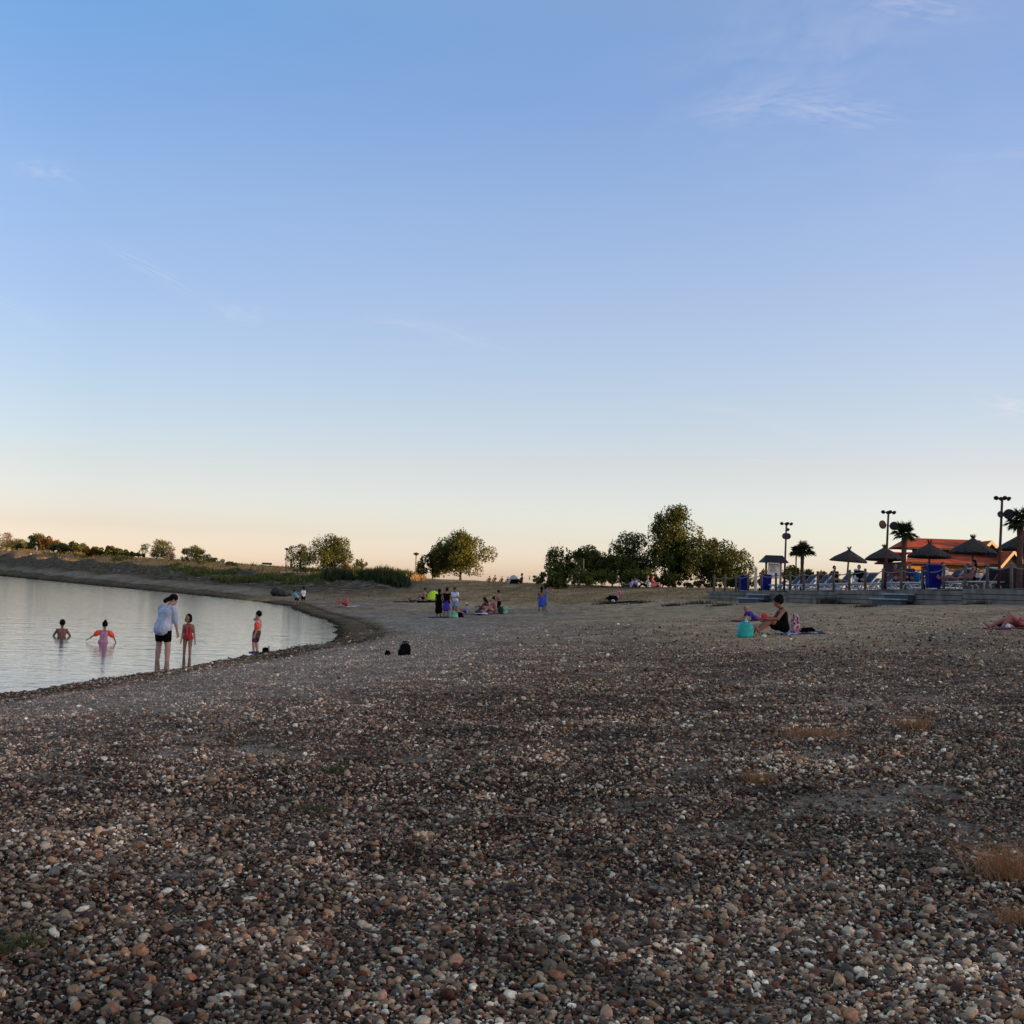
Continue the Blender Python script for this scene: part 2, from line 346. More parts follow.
# ground material ---------------------------------------------------------
def ground_material():
    m = bpy.data.materials.new('gravel_beach'); m.use_nodes = True; nt = m.node_tree; N = nt.nodes; L = nt.links; b = N['Principled BSDF']
    b.inputs['Specular IOR Level'].default_value = .0; b.inputs['IOR'].default_value = 1.0
    geo = N.new('ShaderNodeNewGeometry'); pos = geo.outputs['Position']
    def attr(n): a = N.new('ShaderNodeAttribute'); a.attribute_name = n; return a.outputs['Fac']
    def ramp(src, st):
        r = N.new('ShaderNodeValToRGB'); L.new(src, r.inputs[0]); e = r.color_ramp.elements
        while len(e) < len(st): e.new(.5)
        for k, (p, c) in zip(e, st): k.position = p; k.color = (*c, 1)
        return r.outputs[0]
    def noise(sc, det=5, stretch=None, rough=.55):
        n = N.new('ShaderNodeTexNoise'); n.inputs['Scale'].default_value = sc; n.inputs['Detail'].default_value = det; n.inputs['Roughness'].default_value = rough
        if stretch: mp = N.new('ShaderNodeMapping'); mp.inputs['Scale'].default_value = stretch; L.new(pos, mp.inputs[0]); L.new(mp.outputs[0], n.inputs['Vector'])
        else: L.new(pos, n.inputs['Vector'])
        return n.outputs[0]
    def mix(f, a, c, mode='MIX'):
        x = N.new('ShaderNodeMix'); x.data_type = 'RGBA'; x.blend_type = mode
        for s, i in ((f, 0), (a, 6), (c, 7)):
            if isinstance(s, (int, float)): x.inputs[i].default_value = s
            elif isinstance(s, tuple): x.inputs[i].default_value = (*s, 1)
            else: L.new(s, x.inputs[i])
        return x.outputs[2]
    def mr(src, a, c, d=0, e=1):
        x = N.new('ShaderNodeMapRange'); x.inputs['From Min'].default_value = a; x.inputs['From Max'].default_value = c; x.inputs['To Min'].default_value = d; x.inputs['To Max'].default_value = e
        x.interpolation_type = 'SMOOTHSTEP'; L.new(src, x.inputs['Value']); return x.outputs[0]
    def vor(sc):
        v = N.new('ShaderNodeTexVoronoi'); v.inputs['Scale'].default_value = sc; v.inputs['Randomness'].default_value = 1; L.new(pos, v.inputs['Vector'])
        s = N.new('ShaderNodeSeparateColor'); L.new(v.outputs['Color'], s.inputs[0]); return v.outputs['Distance'], s.outputs[0], s.outputs[1]
    d1, c1, c1b = vor(42); d2, c2, c2b = vor(14)
    stone = ramp(c1, STONE_RAMP); stone2 = ramp(c2, STONE_RAMP)
    big = mr(noise(3.0, 3), .45, .62)
    st = mix(mr(noise(9, 4), .5, .6, 0, .55), stone, stone2)
    fines = ramp(noise(30, 6), [(.3, (.17, .128, .095)), (.7, (.38, .30, .225))])
    dist = N.new('ShaderNodeVectorMath'); dist.operation = 'LENGTH'; L.new(pos, dist.inputs[0])
    floor = mix(mr(dist.outputs['Value'], 5, 20), (.026, .021, .017), st); floor = mix(attr('cover'), st, floor)  # near floor coloured dark for the shade in gaps between pebbles
    grav = mix(mr(attr('bare'), 0, 1, .05, .8), floor, fines)
    mott = noise(.45, 6, (1, .6, 1), .65)
    grav = mix(1.0, grav, ramp(mott, [(.3, (.62, .58, .57)), (.5, (.92, .9, .9)), (.7, (1.35, 1.3, 1.28))]), 'MULTIPLY')
    # paler, greyer fine shingle towards the lake
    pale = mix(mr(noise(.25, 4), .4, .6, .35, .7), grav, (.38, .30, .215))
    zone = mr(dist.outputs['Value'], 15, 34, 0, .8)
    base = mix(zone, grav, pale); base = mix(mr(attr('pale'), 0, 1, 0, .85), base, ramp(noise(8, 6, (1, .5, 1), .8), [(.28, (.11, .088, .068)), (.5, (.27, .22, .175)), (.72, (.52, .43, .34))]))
    sandc = ramp(noise(1.1, 8, (1, .7, 1), .7), [(.28, (.29, .19, .11)), (.5, (.50, .345, .20)), (.72, (.66, .48, .30))])
    sandc = mix(.3, sandc, stone)
    grain = ramp(noise(11, 5, None, .8), [(.28, (.30, .28, .27)), (.5, (1.0, .98, .96)), (.72, (2.0, 1.96, 1.9))])
    base = mix(mr(attr('sand'), 0, 1, 0, .85), base, sandc); base = mix(.75, base, mix(1.0, base, grain, 'MULTIPLY'))
    streak = ramp(noise(1.6, 7, (1.7, .32, 1), .78), [(.3, (.50, .44, .40)), (.46, (.86, .82, .78)), (.56, (1.1, 1.08, 1.06)), (.72, (1.55, 1.55, 1.55))])
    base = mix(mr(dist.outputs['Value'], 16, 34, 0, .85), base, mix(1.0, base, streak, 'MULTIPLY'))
    # tide-wrack, damp band and dark litter along the water's edge
    wn = noise(1.2, 5)
    ad = N.new('ShaderNodeMath'); ad.operation = 'MULTIPLY_ADD'; L.new(wn, ad.inputs[0]); ad.inputs[1].default_value = 1.1; L.new(attr('shore'), ad.inputs[2])
    sh = ad.outputs[0]
    wet = ramp(mr(sh, .3, 3.2), [(.0, (.16, .16, .13)), (.12, (.42, .40, .34)), (.42, (.62, .60, .54)), (.56, (.36, .35, .30)), (.66, (.68, .66, .62)), (.9, (1, 1, 1))])
    base = mix(1.0, base, wet, 'MULTIPLY')
    lw = ramp(noise(.5, 8, (1, .45, 1), .7), [(.3, (.20, .125, .065)), (.5, (.33, .21, .11)), (.7, (.44, .30, .165))])
    lw = mix(mr(noise(14, 3), .35, .65, 0, .5), lw, (.14, .10, .05))
    lw = mix(1.0, lw, ramp(noise(.9, 6, (1, .5, 1), .75), [(.3, (.7, .66, .6)), (.7, (1.5, 1.45, 1.4))]), 'MULTIPLY')
    base = mix(attr('lawn'), base, lw)
    rk = ramp(vor(1.7)[1], [(0, (.05, .036, .025)), (.5, (.125, .09, .062)), (1, (.24, .18, .13))])
    rk = mix(mr(noise(1.0, 6), .42, .6, 0, .8), rk, (.05, .045, .026))
    base = mix(attr('rock'), base, rk)
    L.new(base, b.inputs['Base Color']); b.inputs['Roughness'].default_value = .75
    bp = N.new('ShaderNodeBump'); bp.invert = True; bp.inputs['Strength'].default_value = 1; bp.inputs['Distance'].default_value = .012; L.new(d1, bp.inputs['Height'])
    bp2 = N.new('ShaderNodeBump'); bp2.invert = True; bp2.inputs['Strength'].default_value = .8; bp2.inputs['Distance'].default_value = .05; L.new(d2, bp2.inputs['Height']); L.new(bp.outputs[0], bp2.inputs['Normal'])
    bp3 = N.new('ShaderNodeBump'); bp3.inputs['Strength'].default_value = 1; bp3.inputs['Distance'].default_value = .12; L.new(noise(2.2, 6), bp3.inputs['Height']); L.new(bp2.outputs[0], bp3.inputs['Normal'])
    dl = dist.outputs['Value']
    L.new(mr(dl, 4, 18, 1, 0), bp.inputs['Strength']); L.new(mr(dl, 8, 40, .8, .0), bp2.inputs['Strength']); L.new(mr(dl, 15, 90, 1, .12), bp3.inputs['Strength'])
    L.new(bp3.outputs[0], b.inputs['Normal'])
    return m
STONE_RAMP = [(0, (.018, .012, .010)), (.13, (.08, .032, .018)), (.27, (.04, .035, .034)), (.4, (.16, .085, .048)), (.5, (.085, .075, .072)), (.6, (.26, .165, .10)), (.7, (.045, .028, .022)),
              (.78, (.33, .27, .21)), (.86, (.22, .10, .055)), (.955, (.38, .33, .27)), (.993, (.52, .47, .40))]

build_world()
ground = link(bpy.data.objects.new('beach_ground', ground_mesh())); ground.data.materials.append(ground_material()); tag(ground, kind='structure')

# water -------------------------------------------------------------------
def water():
    bb = MB(); bb.add([(-1500, -400, 0), (-2, -400, 0), (-2, 1400, 0), (-1500, 1400, 0)], [(0, 1, 2, 3)])
    m = bpy.data.materials.new('lake_water'); m.use_nodes = True; nt = m.node_tree; N = nt.nodes; L = nt.links; b = N['Principled BSDF']
    b.inputs['Base Color'].default_value = (.07, .08, .074, 1); b.inputs['Roughness'].default_value = .05; b.inputs['IOR'].default_value = 1.38; b.inputs['Specular IOR Level'].default_value = .5
    geo = N.new('ShaderNodeNewGeometry'); mp = N.new('ShaderNodeMapping'); mp.inputs['Scale'].default_value = (.55, 1.5, 1); mp.inputs['Rotation'].default_value = (0, 0, R(12)); L.new(geo.outputs['Position'], mp.inputs[0])
    prev = None
    for sc, di, de in ((2.2, .010, 3), (.75, .020, 2), (6, .004, 2)):
        n = N.new('ShaderNodeTexNoise'); n.inputs['Scale'].default_value = sc; n.inputs['Detail'].default_value = de; n.inputs['Distortion'].default_value = .4; L.new(mp.outputs[0], n.inputs['Vector'])
        bp = N.new('ShaderNodeBump'); bp.inputs['Strength'].default_value = 1; bp.inputs['Distance'].default_value = di; L.new(n.outputs[0], bp.inputs['Height'])
        if prev: L.new(prev, bp.inputs['Normal'])
        prev = bp.outputs[0]
    L.new(prev, b.inputs['Normal'])
    o = bb.build('lake_water', m); tag(o, kind='structure')
water()

# pebbles -----------------------------------------------------------------
def pebble_material():
    m = bpy.data.materials.new('pebble'); m.use_nodes = True; nt = m.node_tree; N = nt.nodes; L = nt.links; b = N['Principled BSDF']
    a = N.new('ShaderNodeAttribute'); a.attribute_type = 'INSTANCER'; a.attribute_name = 'rnd'
    r = N.new('ShaderNodeValToRGB'); L.new(a.outputs['Fac'], r.inputs[0]); e = r.color_ramp.elements
    while len(e) < len(STONE_RAMP): e.new(.5)
    for k, (p, c) in zip(e, STONE_RAMP): k.position = p; k.color = (c[0] * PEB_GAIN * 1.27, c[1] * PEB_GAIN * 1.25, c[2] * PEB_GAIN * 1.08, 1)
    geo = N.new('ShaderNodeNewGeometry'); nz = N.new('ShaderNodeTexNoise'); nz.inputs['Scale'].default_value = 90; nz.inputs['Detail'].default_value = 4; L.new(geo.outputs['Position'], nz.inputs['Vector'])
    r2 = N.new('ShaderNodeValToRGB'); L.new(nz.outputs[0], r2.inputs[0]); r2.color_ramp.elements[0].position = .3; r2.color_ramp.elements[0].color = (.6, .58, .57, 1); r2.color_ramp.elements[1].position = .7; r2.color_ramp.elements[1].color = (1.15, 1.12, 1.1, 1)
    x = N.new('ShaderNodeMix'); x.data_type = 'RGBA'; x.blend_type = 'MULTIPLY'; x.inputs[0].default_value = 1; L.new(r.outputs[0], x.inputs[6]); L.new(r2.outputs[0], x.inputs[7])
    al = N.new('ShaderNodeAttribute'); al.attribute_type = 'INSTANCER'; al.attribute_name = 'lum'
    ap = N.new('ShaderNodeAttribute'); ap.attribute_type = 'INSTANCER'; ap.attribute_name = 'plv'
    gm = N.new('ShaderNodeMix'); gm.data_type = 'RGBA'; hm = N.new('ShaderNodeMath'); hm.operation = 'MULTIPLY'; hm.inputs[1].default_value = .38; L.new(ap.outputs['Fac'], hm.inputs[0]); L.new(hm.outputs[0], gm.inputs[0]); L.new(x.outputs[2], gm.inputs[6]); gm.inputs[7].default_value = (.17, .145, .12, 1)
    vm = N.new('ShaderNodeVectorMath'); vm.operation = 'SCALE'; L.new(gm.outputs[2], vm.inputs[0]); L.new(al.outputs['Fac'], vm.inputs['Scale'])
    L.new(vm.outputs[0], b.inputs['Base Color']); b.inputs['Roughness'].default_value = .7; b.inputs['Specular IOR Level'].default_value = .12
    return m
PEB_GAIN = 1.1
def pebbles():
    # density falls with distance, sizes follow a skewed distribution
    pts = []; sizes = []; lum = []; plv = []
    bands = [(2.2, 4.5, 10000, 1.0), (4.5, 7, 6200, 1.03), (7, 11, 3000, 1.15), (11, 17, 1300, 1.3), (17, 27, 620, 1.55), (27, 44, 210, 2.0)]
    for r0, r1, dens, sf in bands:
        a0, a1 = (R(-47), R(47)) if r1 < 12 else (R(-34), R(34)); area = (a1 - a0) / 2 * (r1 * r1 - r0 * r0); n = int(area * dens)
        r = np.sqrt(rng.uniform(r0 * r0, r1 * r1, n)); a = rng.uniform(a0, a1, n); X = r * np.sin(a); Y = r * np.cos(a)
        keep = (lake_dist(X, Y) > .15)
        cl = vnoise(X / .55, Y / .4, 21) + .7 * vnoise(X / .2, Y / .17, 22) + .8 * vnoise(X / 1.9, Y / 1.4, 23)
        sandy = zones(X, Y)[1]
        pl = pale(X, Y, lake_dist(X, Y)); pr = np.clip(.85 + cl * .5, .2, 1) * (1 - .78 * bare(X, Y)) * (1 - .7 * sandy) * (1 - .12 * pl) * (1 - .8 * sst(18, 44, Y)) * cover(X, Y); keep &= rng.uniform(0, 1, n) < pr
        X, Y = X[keep], Y[keep]; plv.append(pl[keep]); lum.append(np.exp(.14 + np.clip(.8 * vnoise(X / .35, Y / .35, 61) + .7 * vnoise(X / .12, Y / .12, 63) + .45 * vnoise(X / 1.6, Y / 1.4, 62), -.8, .8)) * (1 + .75 * pl[keep]))
        s = np.clip(np.exp(rng.normal(math.log(.0048), .47, len(X))), .0026, .021) * sf * (1 - .15 * pl[keep])
        bigmask = rng.uniform(0, 1, len(X)) < .006; s[bigmask] *= 1.6
        pts.append(np.stack([X, Y, height(X, Y)], -1)); sizes.append(s)
    P = np.vstack(pts); S = np.concatenate(sizes); n = len(P)
    flat = rng.uniform(.45, .85, n); P[:, 2] += S * flat * rng.uniform(.0, 1.1, n) + .006 * rng.uniform(0, 1, n) ** 2 * (P[:, 1] < 12); LM = np.concatenate(lum)
    me = bpy.data.meshes.new('pebbles'); me.vertices.add(n); me.vertices.foreach_set('co', P.ravel()); 
    a = me.attributes.new('sc', 'FLOAT_VECTOR', 'POINT'); a.data.foreach_set('vector', np.stack([S * rng.uniform(1, 1.55, n), S, S * flat], -1).astype(np.float32).ravel())
    a = me.attributes.new('rt', 'FLOAT_VECTOR', 'POINT'); a.data.foreach_set('vector', np.stack([rng.normal(0, .5, n), rng.normal(0, .5, n), rng.uniform(0, 6.28, n)], -1).astype(np.float32).ravel())
    a = me.attributes.new('rnd', 'FLOAT', 'POINT'); a.data.foreach_set('value', rng.uniform(0, 1, n).astype(np.float32))
    a = me.attributes.new('lum', 'FLOAT', 'POINT'); a.data.foreach_set('value', LM.astype(np.float32))
    a = me.attributes.new('plv', 'FLOAT', 'POINT'); a.data.foreach_set('value', np.concatenate(plv).astype(np.float32))
    a = me.attributes.new('pk', 'INT', 'POINT'); a.data.foreach_set('value', rng.integers(0, 5, n).astype(np.int32))
    ob = link(bpy.data.objects.new('pebbles', me)); pm = pebble_material(); me.materials.append(pm)
    ng = bpy.data.node_groups.new('pebbles', 'GeometryNodeTree')
    ng.interface.new_socket('Geometry', in_out='INPUT', socket_type='NodeSocketGeometry'); ng.interface.new_socket('Geometry', in_out='OUTPUT', socket_type='NodeSocketGeometry')
    N = ng.nodes; L = ng.links; gi = N.new('NodeGroupInput'); go = N.new('NodeGroupOutput')
    g2i = N.new('GeometryNodeGeometryToInstance')
    for k in range(5):
        ico = N.new('GeometryNodeMeshIcoSphere'); ico.inputs['Subdivisions'].default_value = 2; ico.inputs['Radius'].default_value = 1
        sp = N.new('GeometryNodeSetPosition'); L.new(ico.outputs[0], sp.inputs[0])
        ps = N.new('GeometryNodeInputPosition'); ad = N.new('ShaderNodeVectorMath'); ad.operation = 'ADD'; L.new(ps.outputs[0], ad.inputs[0]); ad.inputs[1].default_value = (k * 3.1, k * 1.7, 2)
        nz = N.new('ShaderNodeTexNoise'); nz.inputs['Scale'].default_value = .9; nz.inputs['Detail'].default_value = 1.5; L.new(ad.outputs[0], nz.inputs['Vector'])
        sb = N.new('ShaderNodeVectorMath'); sb.operation = 'SUBTRACT'; L.new(nz.outputs['Color'], sb.inputs[0]); sb.inputs[1].default_value = (.5, .5, .5)
        mu = N.new('ShaderNodeVectorMath'); mu.operation = 'SCALE'; mu.inputs['Scale'].default_value = 1.1; L.new(sb.outputs[0], mu.inputs[0]); L.new(mu.outputs[0], sp.inputs['Offset'])
        ss = N.new('GeometryNodeSetShadeSmooth'); L.new(sp.outputs[0], ss.inputs[0]); sm = N.new('GeometryNodeSetMaterial'); sm.inputs['Material'].default_value = pm; L.new(ss.outputs[0], sm.inputs[0])
        L.new(sm.outputs[0], g2i.inputs[0])
    ip = N.new('GeometryNodeInstanceOnPoints'); L.new(gi.outputs[0], ip.inputs['Points']); L.new(g2i.outputs[0], ip.inputs['Instance']); ip.inputs['Pick Instance'].default_value = True
    for nm, dt, sock in (('sc', 'FLOAT_VECTOR', 'Scale'), ('rt', 'FLOAT_VECTOR', 'Rotation'), ('pk', 'INT', 'Instance Index')):
        na = N.new('GeometryNodeInputNamedAttribute'); na.data_type = dt; na.inputs['Name'].default_value = nm; L.new(na.outputs[0], ip.inputs[sock])
    L.new(ip.outputs[0], go.inputs[0]); md = ob.modifiers.new('scatter', 'NODES'); md.node_group = ng
    tag(ob, 'mixed brown, grey and tan pebbles covering the near beach', 'pebbles', kind='stuff'); print('pebbles', n)
pebbles()

# ------------------------------------------------------------------ foliage
def leaf_material(name, dark, light, trans=.25):
    m = bpy.data.materials.new(name); m.use_nodes = True; nt = m.node_tree; N = nt.nodes; L = nt.links; b = N['Principled BSDF']; out = N['Material Output']
    a = N.new('ShaderNodeAttribute'); a.attribute_name = 'tone'
    r = N.new('ShaderNodeValToRGB'); L.new(a.outputs['Fac'], r.inputs[0]); r.color_ramp.elements[0].color = (*dark, 1); r.color_ramp.elements[1].color = (*light, 1)
    L.new(r.outputs[0], b.inputs['Base Color']); b.inputs['Roughness'].default_value = .65; b.inputs['Specular IOR Level'].default_value = .2
    t = N.new('ShaderNodeBsdfTranslucent'); L.new(r.outputs[0], t.inputs[0]); mx = N.new('ShaderNodeMixShader'); mx.inputs[0].default_value = trans
    L.new(b.outputs[0], mx.inputs[1]); L.new(t.outputs[0], mx.inputs[2]); L.new(mx.outputs[0], out.inputs[0]); return m
LEAF = leaf_material('leaf_dark', (.010, .023, .005), (.13, .14, .022), .3)
LEAF_OLIVE = leaf_material('leaf_olive', (.022, .038, .008), (.17, .165, .028), .3)
LEAF_RUST = leaf_material('leaf_autumn', (.06, .04, .012), (.28, .15, .035), .3)
WEED = leaf_material('weed', (.03, .045, .008), (.14, .15, .03))
DRY = leaf_material('dry_grass', (.24, .14, .05), (.55, .36, .15))
PALM = leaf_material('palm_leaf', (.018, .03, .012), (.07, .085, .03))
BARK = mat('bark', (.05, .038, .028), .9, noise=.4, nscale=9, bump=.02)

def leaves_object(name, centers, normals, size, tone, material, parent=None, aspect=1.0, tri=False):
    """one mesh of many small leaf faces (numpy)"""
    n = len(centers); u = rng.normal(size=(n, 3)); u -= (u * normals).sum(1, keepdims=True) * normals; u /= np.linalg.norm(u, axis=1, keepdims=True) + 1e-9
    v = np.cross(normals, u); s = size[:, None] if hasattr(size, 'shape') else size
    a = centers - u * s * .5; c = centers + u * s * .5; b = centers + v * s * .38 * aspect + normals * s * .12; d = centers - v * s * .38 * aspect - normals * s * .08
    co = np.stack([a, b, c, d], 1).reshape(-1, 3); me = bpy.data.meshes.new(name); me.vertices.add(len(co)); me.vertices.foreach_set('co', co.ravel())
    me.loops.add(4 * n); me.loops.foreach_set('vertex_index', np.arange(4 * n, dtype=np.int32)); me.polygons.add(n); me.polygons.foreach_set('loop_start', (np.arange(n) * 4).astype(np.int32)); me.update(calc_edges=True)
    at_ = me.attributes.new('tone', 'FLOAT', 'FACE'); at_.data.foreach_set('value', np.clip(tone, 0, 1).astype(np.float32)); me.materials.append(material)
    return link(bpy.data.objects.new(name, me), parent)

def tree(name, label, base, H, Wd, group=None, lobes=12, leaf=.2, nleaf=3000, trunk_h=.22, material=None, seed=0, shape='round', cat='tree', lean=0.0, mat2=None):
    """trunk with limbs, crown of leaf clumps gathered round the limb ends"""
    trunk_h *= .45 if trunk_h < .15 else .8; lobes = int(lobes * 1.5); nleaf = int(nleaf * 2.1); leaf *= .86; Wd *= 1.14
    g = np.random.default_rng(seed + 100); t = thing(name, label, cat, base, 0, group)
    th = H * trunk_h; ch = H - th * .75; cz = th * .75 + ch / 2
    cs = []
    for i in range(lobes):
        for _ in range(30):
            p = g.uniform(-1, 1, 3)
            if np.linalg.norm(p) < 1: break
        p = p * 1.3; p = p / max(1, np.linalg.norm(p))
        zz = p[2]; wr = {'round': 1.0, 'oval': 1 - .25 * max(zz, 0) - .1 * max(-zz, 0), 'spread': 1.05 - .3 * max(zz, 0), 'cone': 1.12 - .55 * max(zz + .2, 0), 'bush': 1.0 - .35 * max(zz, 0)}[shape]
        rl = g.uniform(.22, .38) * min(Wd, ch) * (.95 if cat == 'shrub' else .62) * (1.25 if lobes < 8 else 1)
        cx = p[0] * max(Wd / 2 * wr - rl * .75, 0); cy = p[1] * max(Wd / 2 * wr - rl * .75, 0); czz = cz + zz * max(ch / 2 - rl * .8, 0)
        cs.append((cx + lean * czz, cy, czz, rl))
    cs.append((lean * cz, 0, cz, min(Wd, ch) * .27)); cs.append((lean * H, 0, H - min(Wd, ch) * .2, min(Wd, ch) * .2))
    mb = MB(); tr = max(.035 * H * .8, .05)
    fork = Vector((lean * th, 0, th)); mb.tube([(0, 0, -.3), (0, 0, th * .5), fork], [tr * 1.25, tr, tr * .8], 8); trunk_pts = None
    top = Vector((lean * H * .75, 0, H * .8)); mb.tube([fork, fork.lerp(top, .5), top], [tr * .8, tr * .5, tr * .12], 7)
    for (x, y, z, r) in cs[:-1]:
        e = Vector((x, y, z)); s0 = fork.lerp(top, g.uniform(0, .45)); mid = s0.lerp(e, .5) + Vector((0, 0, -.06 * H * g.uniform(0, 1)))
        mb.tube([s0, mid, e], [tr * .38, tr * .24, tr * .08], 5)
        for k in range(2):
            q = e + Vector(g.normal(size=3)) * r * .7; mb.tube([mid.lerp(e, .5), q], [tr * .12, tr * .04], 4)
    mb.build('trunk', BARK, t, True)
    C = np.array(cs); wgt = C[:, 3] ** 2; wgt /= wgt.sum(); idx = g.choice(len(C), nleaf, p=wgt)
    d = g.normal(size=(nleaf, 3)); d /= np.linalg.norm(d, axis=1, keepdims=True)
    rr = C[idx, 3] * (g.uniform(0.25, 1, nleaf) ** .5) * (1 + .28 * (vnoise(d[:, 0] * 2.2 + idx * 3.7, d[:, 2] * 2.2 + d[:, 1] * 2.2, seed)) * 2)
    P = C[idx, :3] + d * rr[:, None] * np.array([1, 1, .85])
    # sub-clumping leaves gaps between sprays of leaves
    cl = vnoise(P[:, 0] / .55 + 50, P[:, 2] / .45 + P[:, 1] / .6 + 50, seed + 3) + .6 * vnoise(P[:, 0] / .22, P[:, 2] / .22 + P[:, 1] / .3, seed + 5); keep = (cl > -.24) & (P[:, 2] > .05); P, d, idx = P[keep], d[keep], idx[keep]
    nr = d * .6 + g.normal(size=P.shape) * .6; nr /= np.linalg.norm(nr, axis=1, keepdims=True)
    lobe_t = g.uniform(.15, .75, len(C)); tone = lobe_t[idx] + g.normal(0, .24, len(P))
    o = leaves_object('crown', P, nr, leaf * g.uniform(.6, 1.35, len(P)), tone, material or LEAF, t)
    return t

def tree_px(name, label, px, top, wpx, Y, **k):
    """a tree whose foot stands on the ground at distance Y; its height and width in metres from its size in the picture"""
    b = on(px, Y); base_z = hz(b.x, Y); p = at(px, top, Y); H = p.z - base_z; Wd = wpx * Y / FPX
    return tree(name, label, (b.x, Y, base_z - .05), H, Wd, **k)

# the young trees on the rise behind the beach, seen from the left of the picture to the right
def bankY(px, s=26):
    k = (px - 512) / FPX; return (30.4 + s * nrm) / (k + .51)
G1 = 'bushy trees and shrubs on the far bank of the lake'
spec = [(-14, 527, 26, 'tree'), (4, 531, 22, 'tree'), (15, 538, 20, 'shrub'), (27, 541, 18, 'shrub'), (36, 532, 15, 'tree'), (46, 535, 13, 'tree'), (57, 543, 17, 'shrub'), (70, 541, 22, 'shrub'), (84, 545, 14, 'shrub'), (94, 546, 16, 'shrub'), (106, 545, 15, 'tree'), (118, 548, 16, 'shrub'), (130, 551, 15, 'shrub')]
lab1 = {-14: 'tree at the far left edge of the picture on the lake bank', 4: 'rusty brown tree top at the left edge above the lake bank', 15: 'low dark shrub right of the rusty tree at the left edge of the bank', 27: 'low rounded shrub just left of the two taller trees on the far bank',
        36: 'taller left one of the two spiky trees rising from the far bank thicket', 46: 'right one of the two spiky trees rising from the far bank thicket', 57: 'dark low shrub right of the two spiky trees on the bank', 70: 'wide rounded olive shrub in the middle of the far bank thicket',
        84: 'small dark shrub right of the wide olive shrub on the bank', 94: 'dark shrub in the right half of the bank thicket', 106: 'slightly taller pointed tree in the right half of the bank thicket', 118: 'low shrub near the right end of the bank thicket', 130: 'last low shrub of the bank thicket, left of the round tree'}
for i, (px, top, w, kd) in enumerate(spec):
    Y = bankY(px, 27 + (i % 3) * 3)
    tree_px('tree' if kd == 'tree' else 'shrub', lab1[px], px, top, w * 1.7, Y, group=G1, lobes=10, leaf=.36 if Y < 350 else .6, nleaf=2300, trunk_h=.12, seed=i, shape='bush', cat=kd, material=(LEAF_OLIVE, LEAF_RUST, LEAF_OLIVE, LEAF)[i % 4])
tree_px('tree', 'round bushy tree on the far bank, left of the pair right of the thicket', 155, 538, 32, bankY(155, 25), lobes=12, leaf=.26, nleaf=2600, trunk_h=.12, seed=31, material=LEAF_OLIVE)
tree_px('shrub', 'small rusty shrub leaning on the right side of the round bank tree', 170, 548, 13, bankY(170, 25), lobes=6, leaf=.2, nleaf=700, trunk_h=.1, seed=32, shape='bush', cat='shrub', material=LEAF_RUST)
tree_px('tree', 'second round bushy tree on the far bank with dark left side', 193, 544, 29, bankY(193, 25), lobes=11, leaf=.24, nleaf=2300, trunk_h=.12, seed=33, material=LEAF_OLIVE)
tree_px('shrub', 'low shrub just right of the second round bank tree', 213, 557, 18, bankY(213, 25), lobes=6, leaf=.2, nleaf=800, trunk_h=.1, seed=34, shape='bush', cat='shrub', material=LEAF_OLIVE)
tree_px('shrub', 'small low shrub on the bank crest, midway between round trees and lamp', 230, 561, 14, bankY(230, 25), lobes=5, leaf=.18, nleaf=600, trunk_h=.1, seed=35, shape='bush', cat='shrub', material=LEAF_OLIVE)
tree_px('tree', 'left, smaller tree of the pair right of the left street lamp', 299, 542, 27, bankY(299, 22), lobes=9, leaf=.2, nleaf=2400, trunk_h=.2, seed=36)
tree_px('tree', 'right, taller and darker tree of the pair right of the left street lamp', 329, 532, 43, bankY(329, 22), lobes=15, leaf=.2, nleaf=5200, trunk_h=.14, seed=37)
tree_px('tree', 'small yellow-green round tree right of the dark pair on the bank', 359, 557, 14, bankY(359, 23), lobes=6, leaf=.16, nleaf=900, trunk_h=.1, seed=38, material=LEAF_OLIVE)
tree_px('shrub', 'tiny orange shrub at the foot of the tall dark tree on the bank', 345, 561, 15, bankY(345, 20), lobes=6, leaf=.14, nleaf=700, trunk_h=.1, seed=39, shape='bush', cat='shrub', material=LEAF_RUST)
tree_px('shrub', 'tiny shrub right of the small round yellow-green tree', 369, 568, 9, bankY(369, 22), lobes=4, leaf=.14, nleaf=350, trunk_h=.1, seed=40, shape='bush', cat='shrub', material=LEAF_RUST)
tree_px('tree', 'large loose green tree standing alone in the middle of the rise', 460, 529.5, 60, 126, lobes=24, leaf=.2, nleaf=9500, trunk_h=.1, seed=7, material=LEAF_OLIVE, shape='bush')
tree_px('tree', 'lower dark tree leaning on the left side of the lone green tree', 432, 551, 34, 127, lobes=12, leaf=.2, nleaf=3600, trunk_h=.1, seed=42, material=LEAF, shape='bush')
tree_px('tree', 'leftmost tree of the dark group on the rise, with low spreading crown', 563, 545, 46, 108, lobes=13, leaf=.18, nleaf=4800, trunk_h=.14, seed=43, shape='round')
tree_px('tree', 'narrow tree behind the red notice on a post in the dark group', 589, 543, 36, 107, lobes=11, leaf=.18, nleaf=4200, trunk_h=.12, seed=44, material=LEAF_OLIVE)
tree_px('tree', 'low dark tree filling the gap left of the middle of the dark group', 612, 554, 44, 106, lobes=11, leaf=.18, nleaf=4600, trunk_h=.1, seed=45, shape='bush')
tree_px('tree', 'yellowish tree with a ragged top just left of the tallest tree', 632, 528, 46, 104, lobes=15, leaf=.18, nleaf=5600, trunk_h=.08, seed=46, material=LEAF_OLIVE)
tree_px('tree', 'tallest tree of the group, with a high oval crown', 674, 502, 55, 102, lobes=26, leaf=.19, nleaf=9500, trunk_h=.11, seed=47, shape='oval')
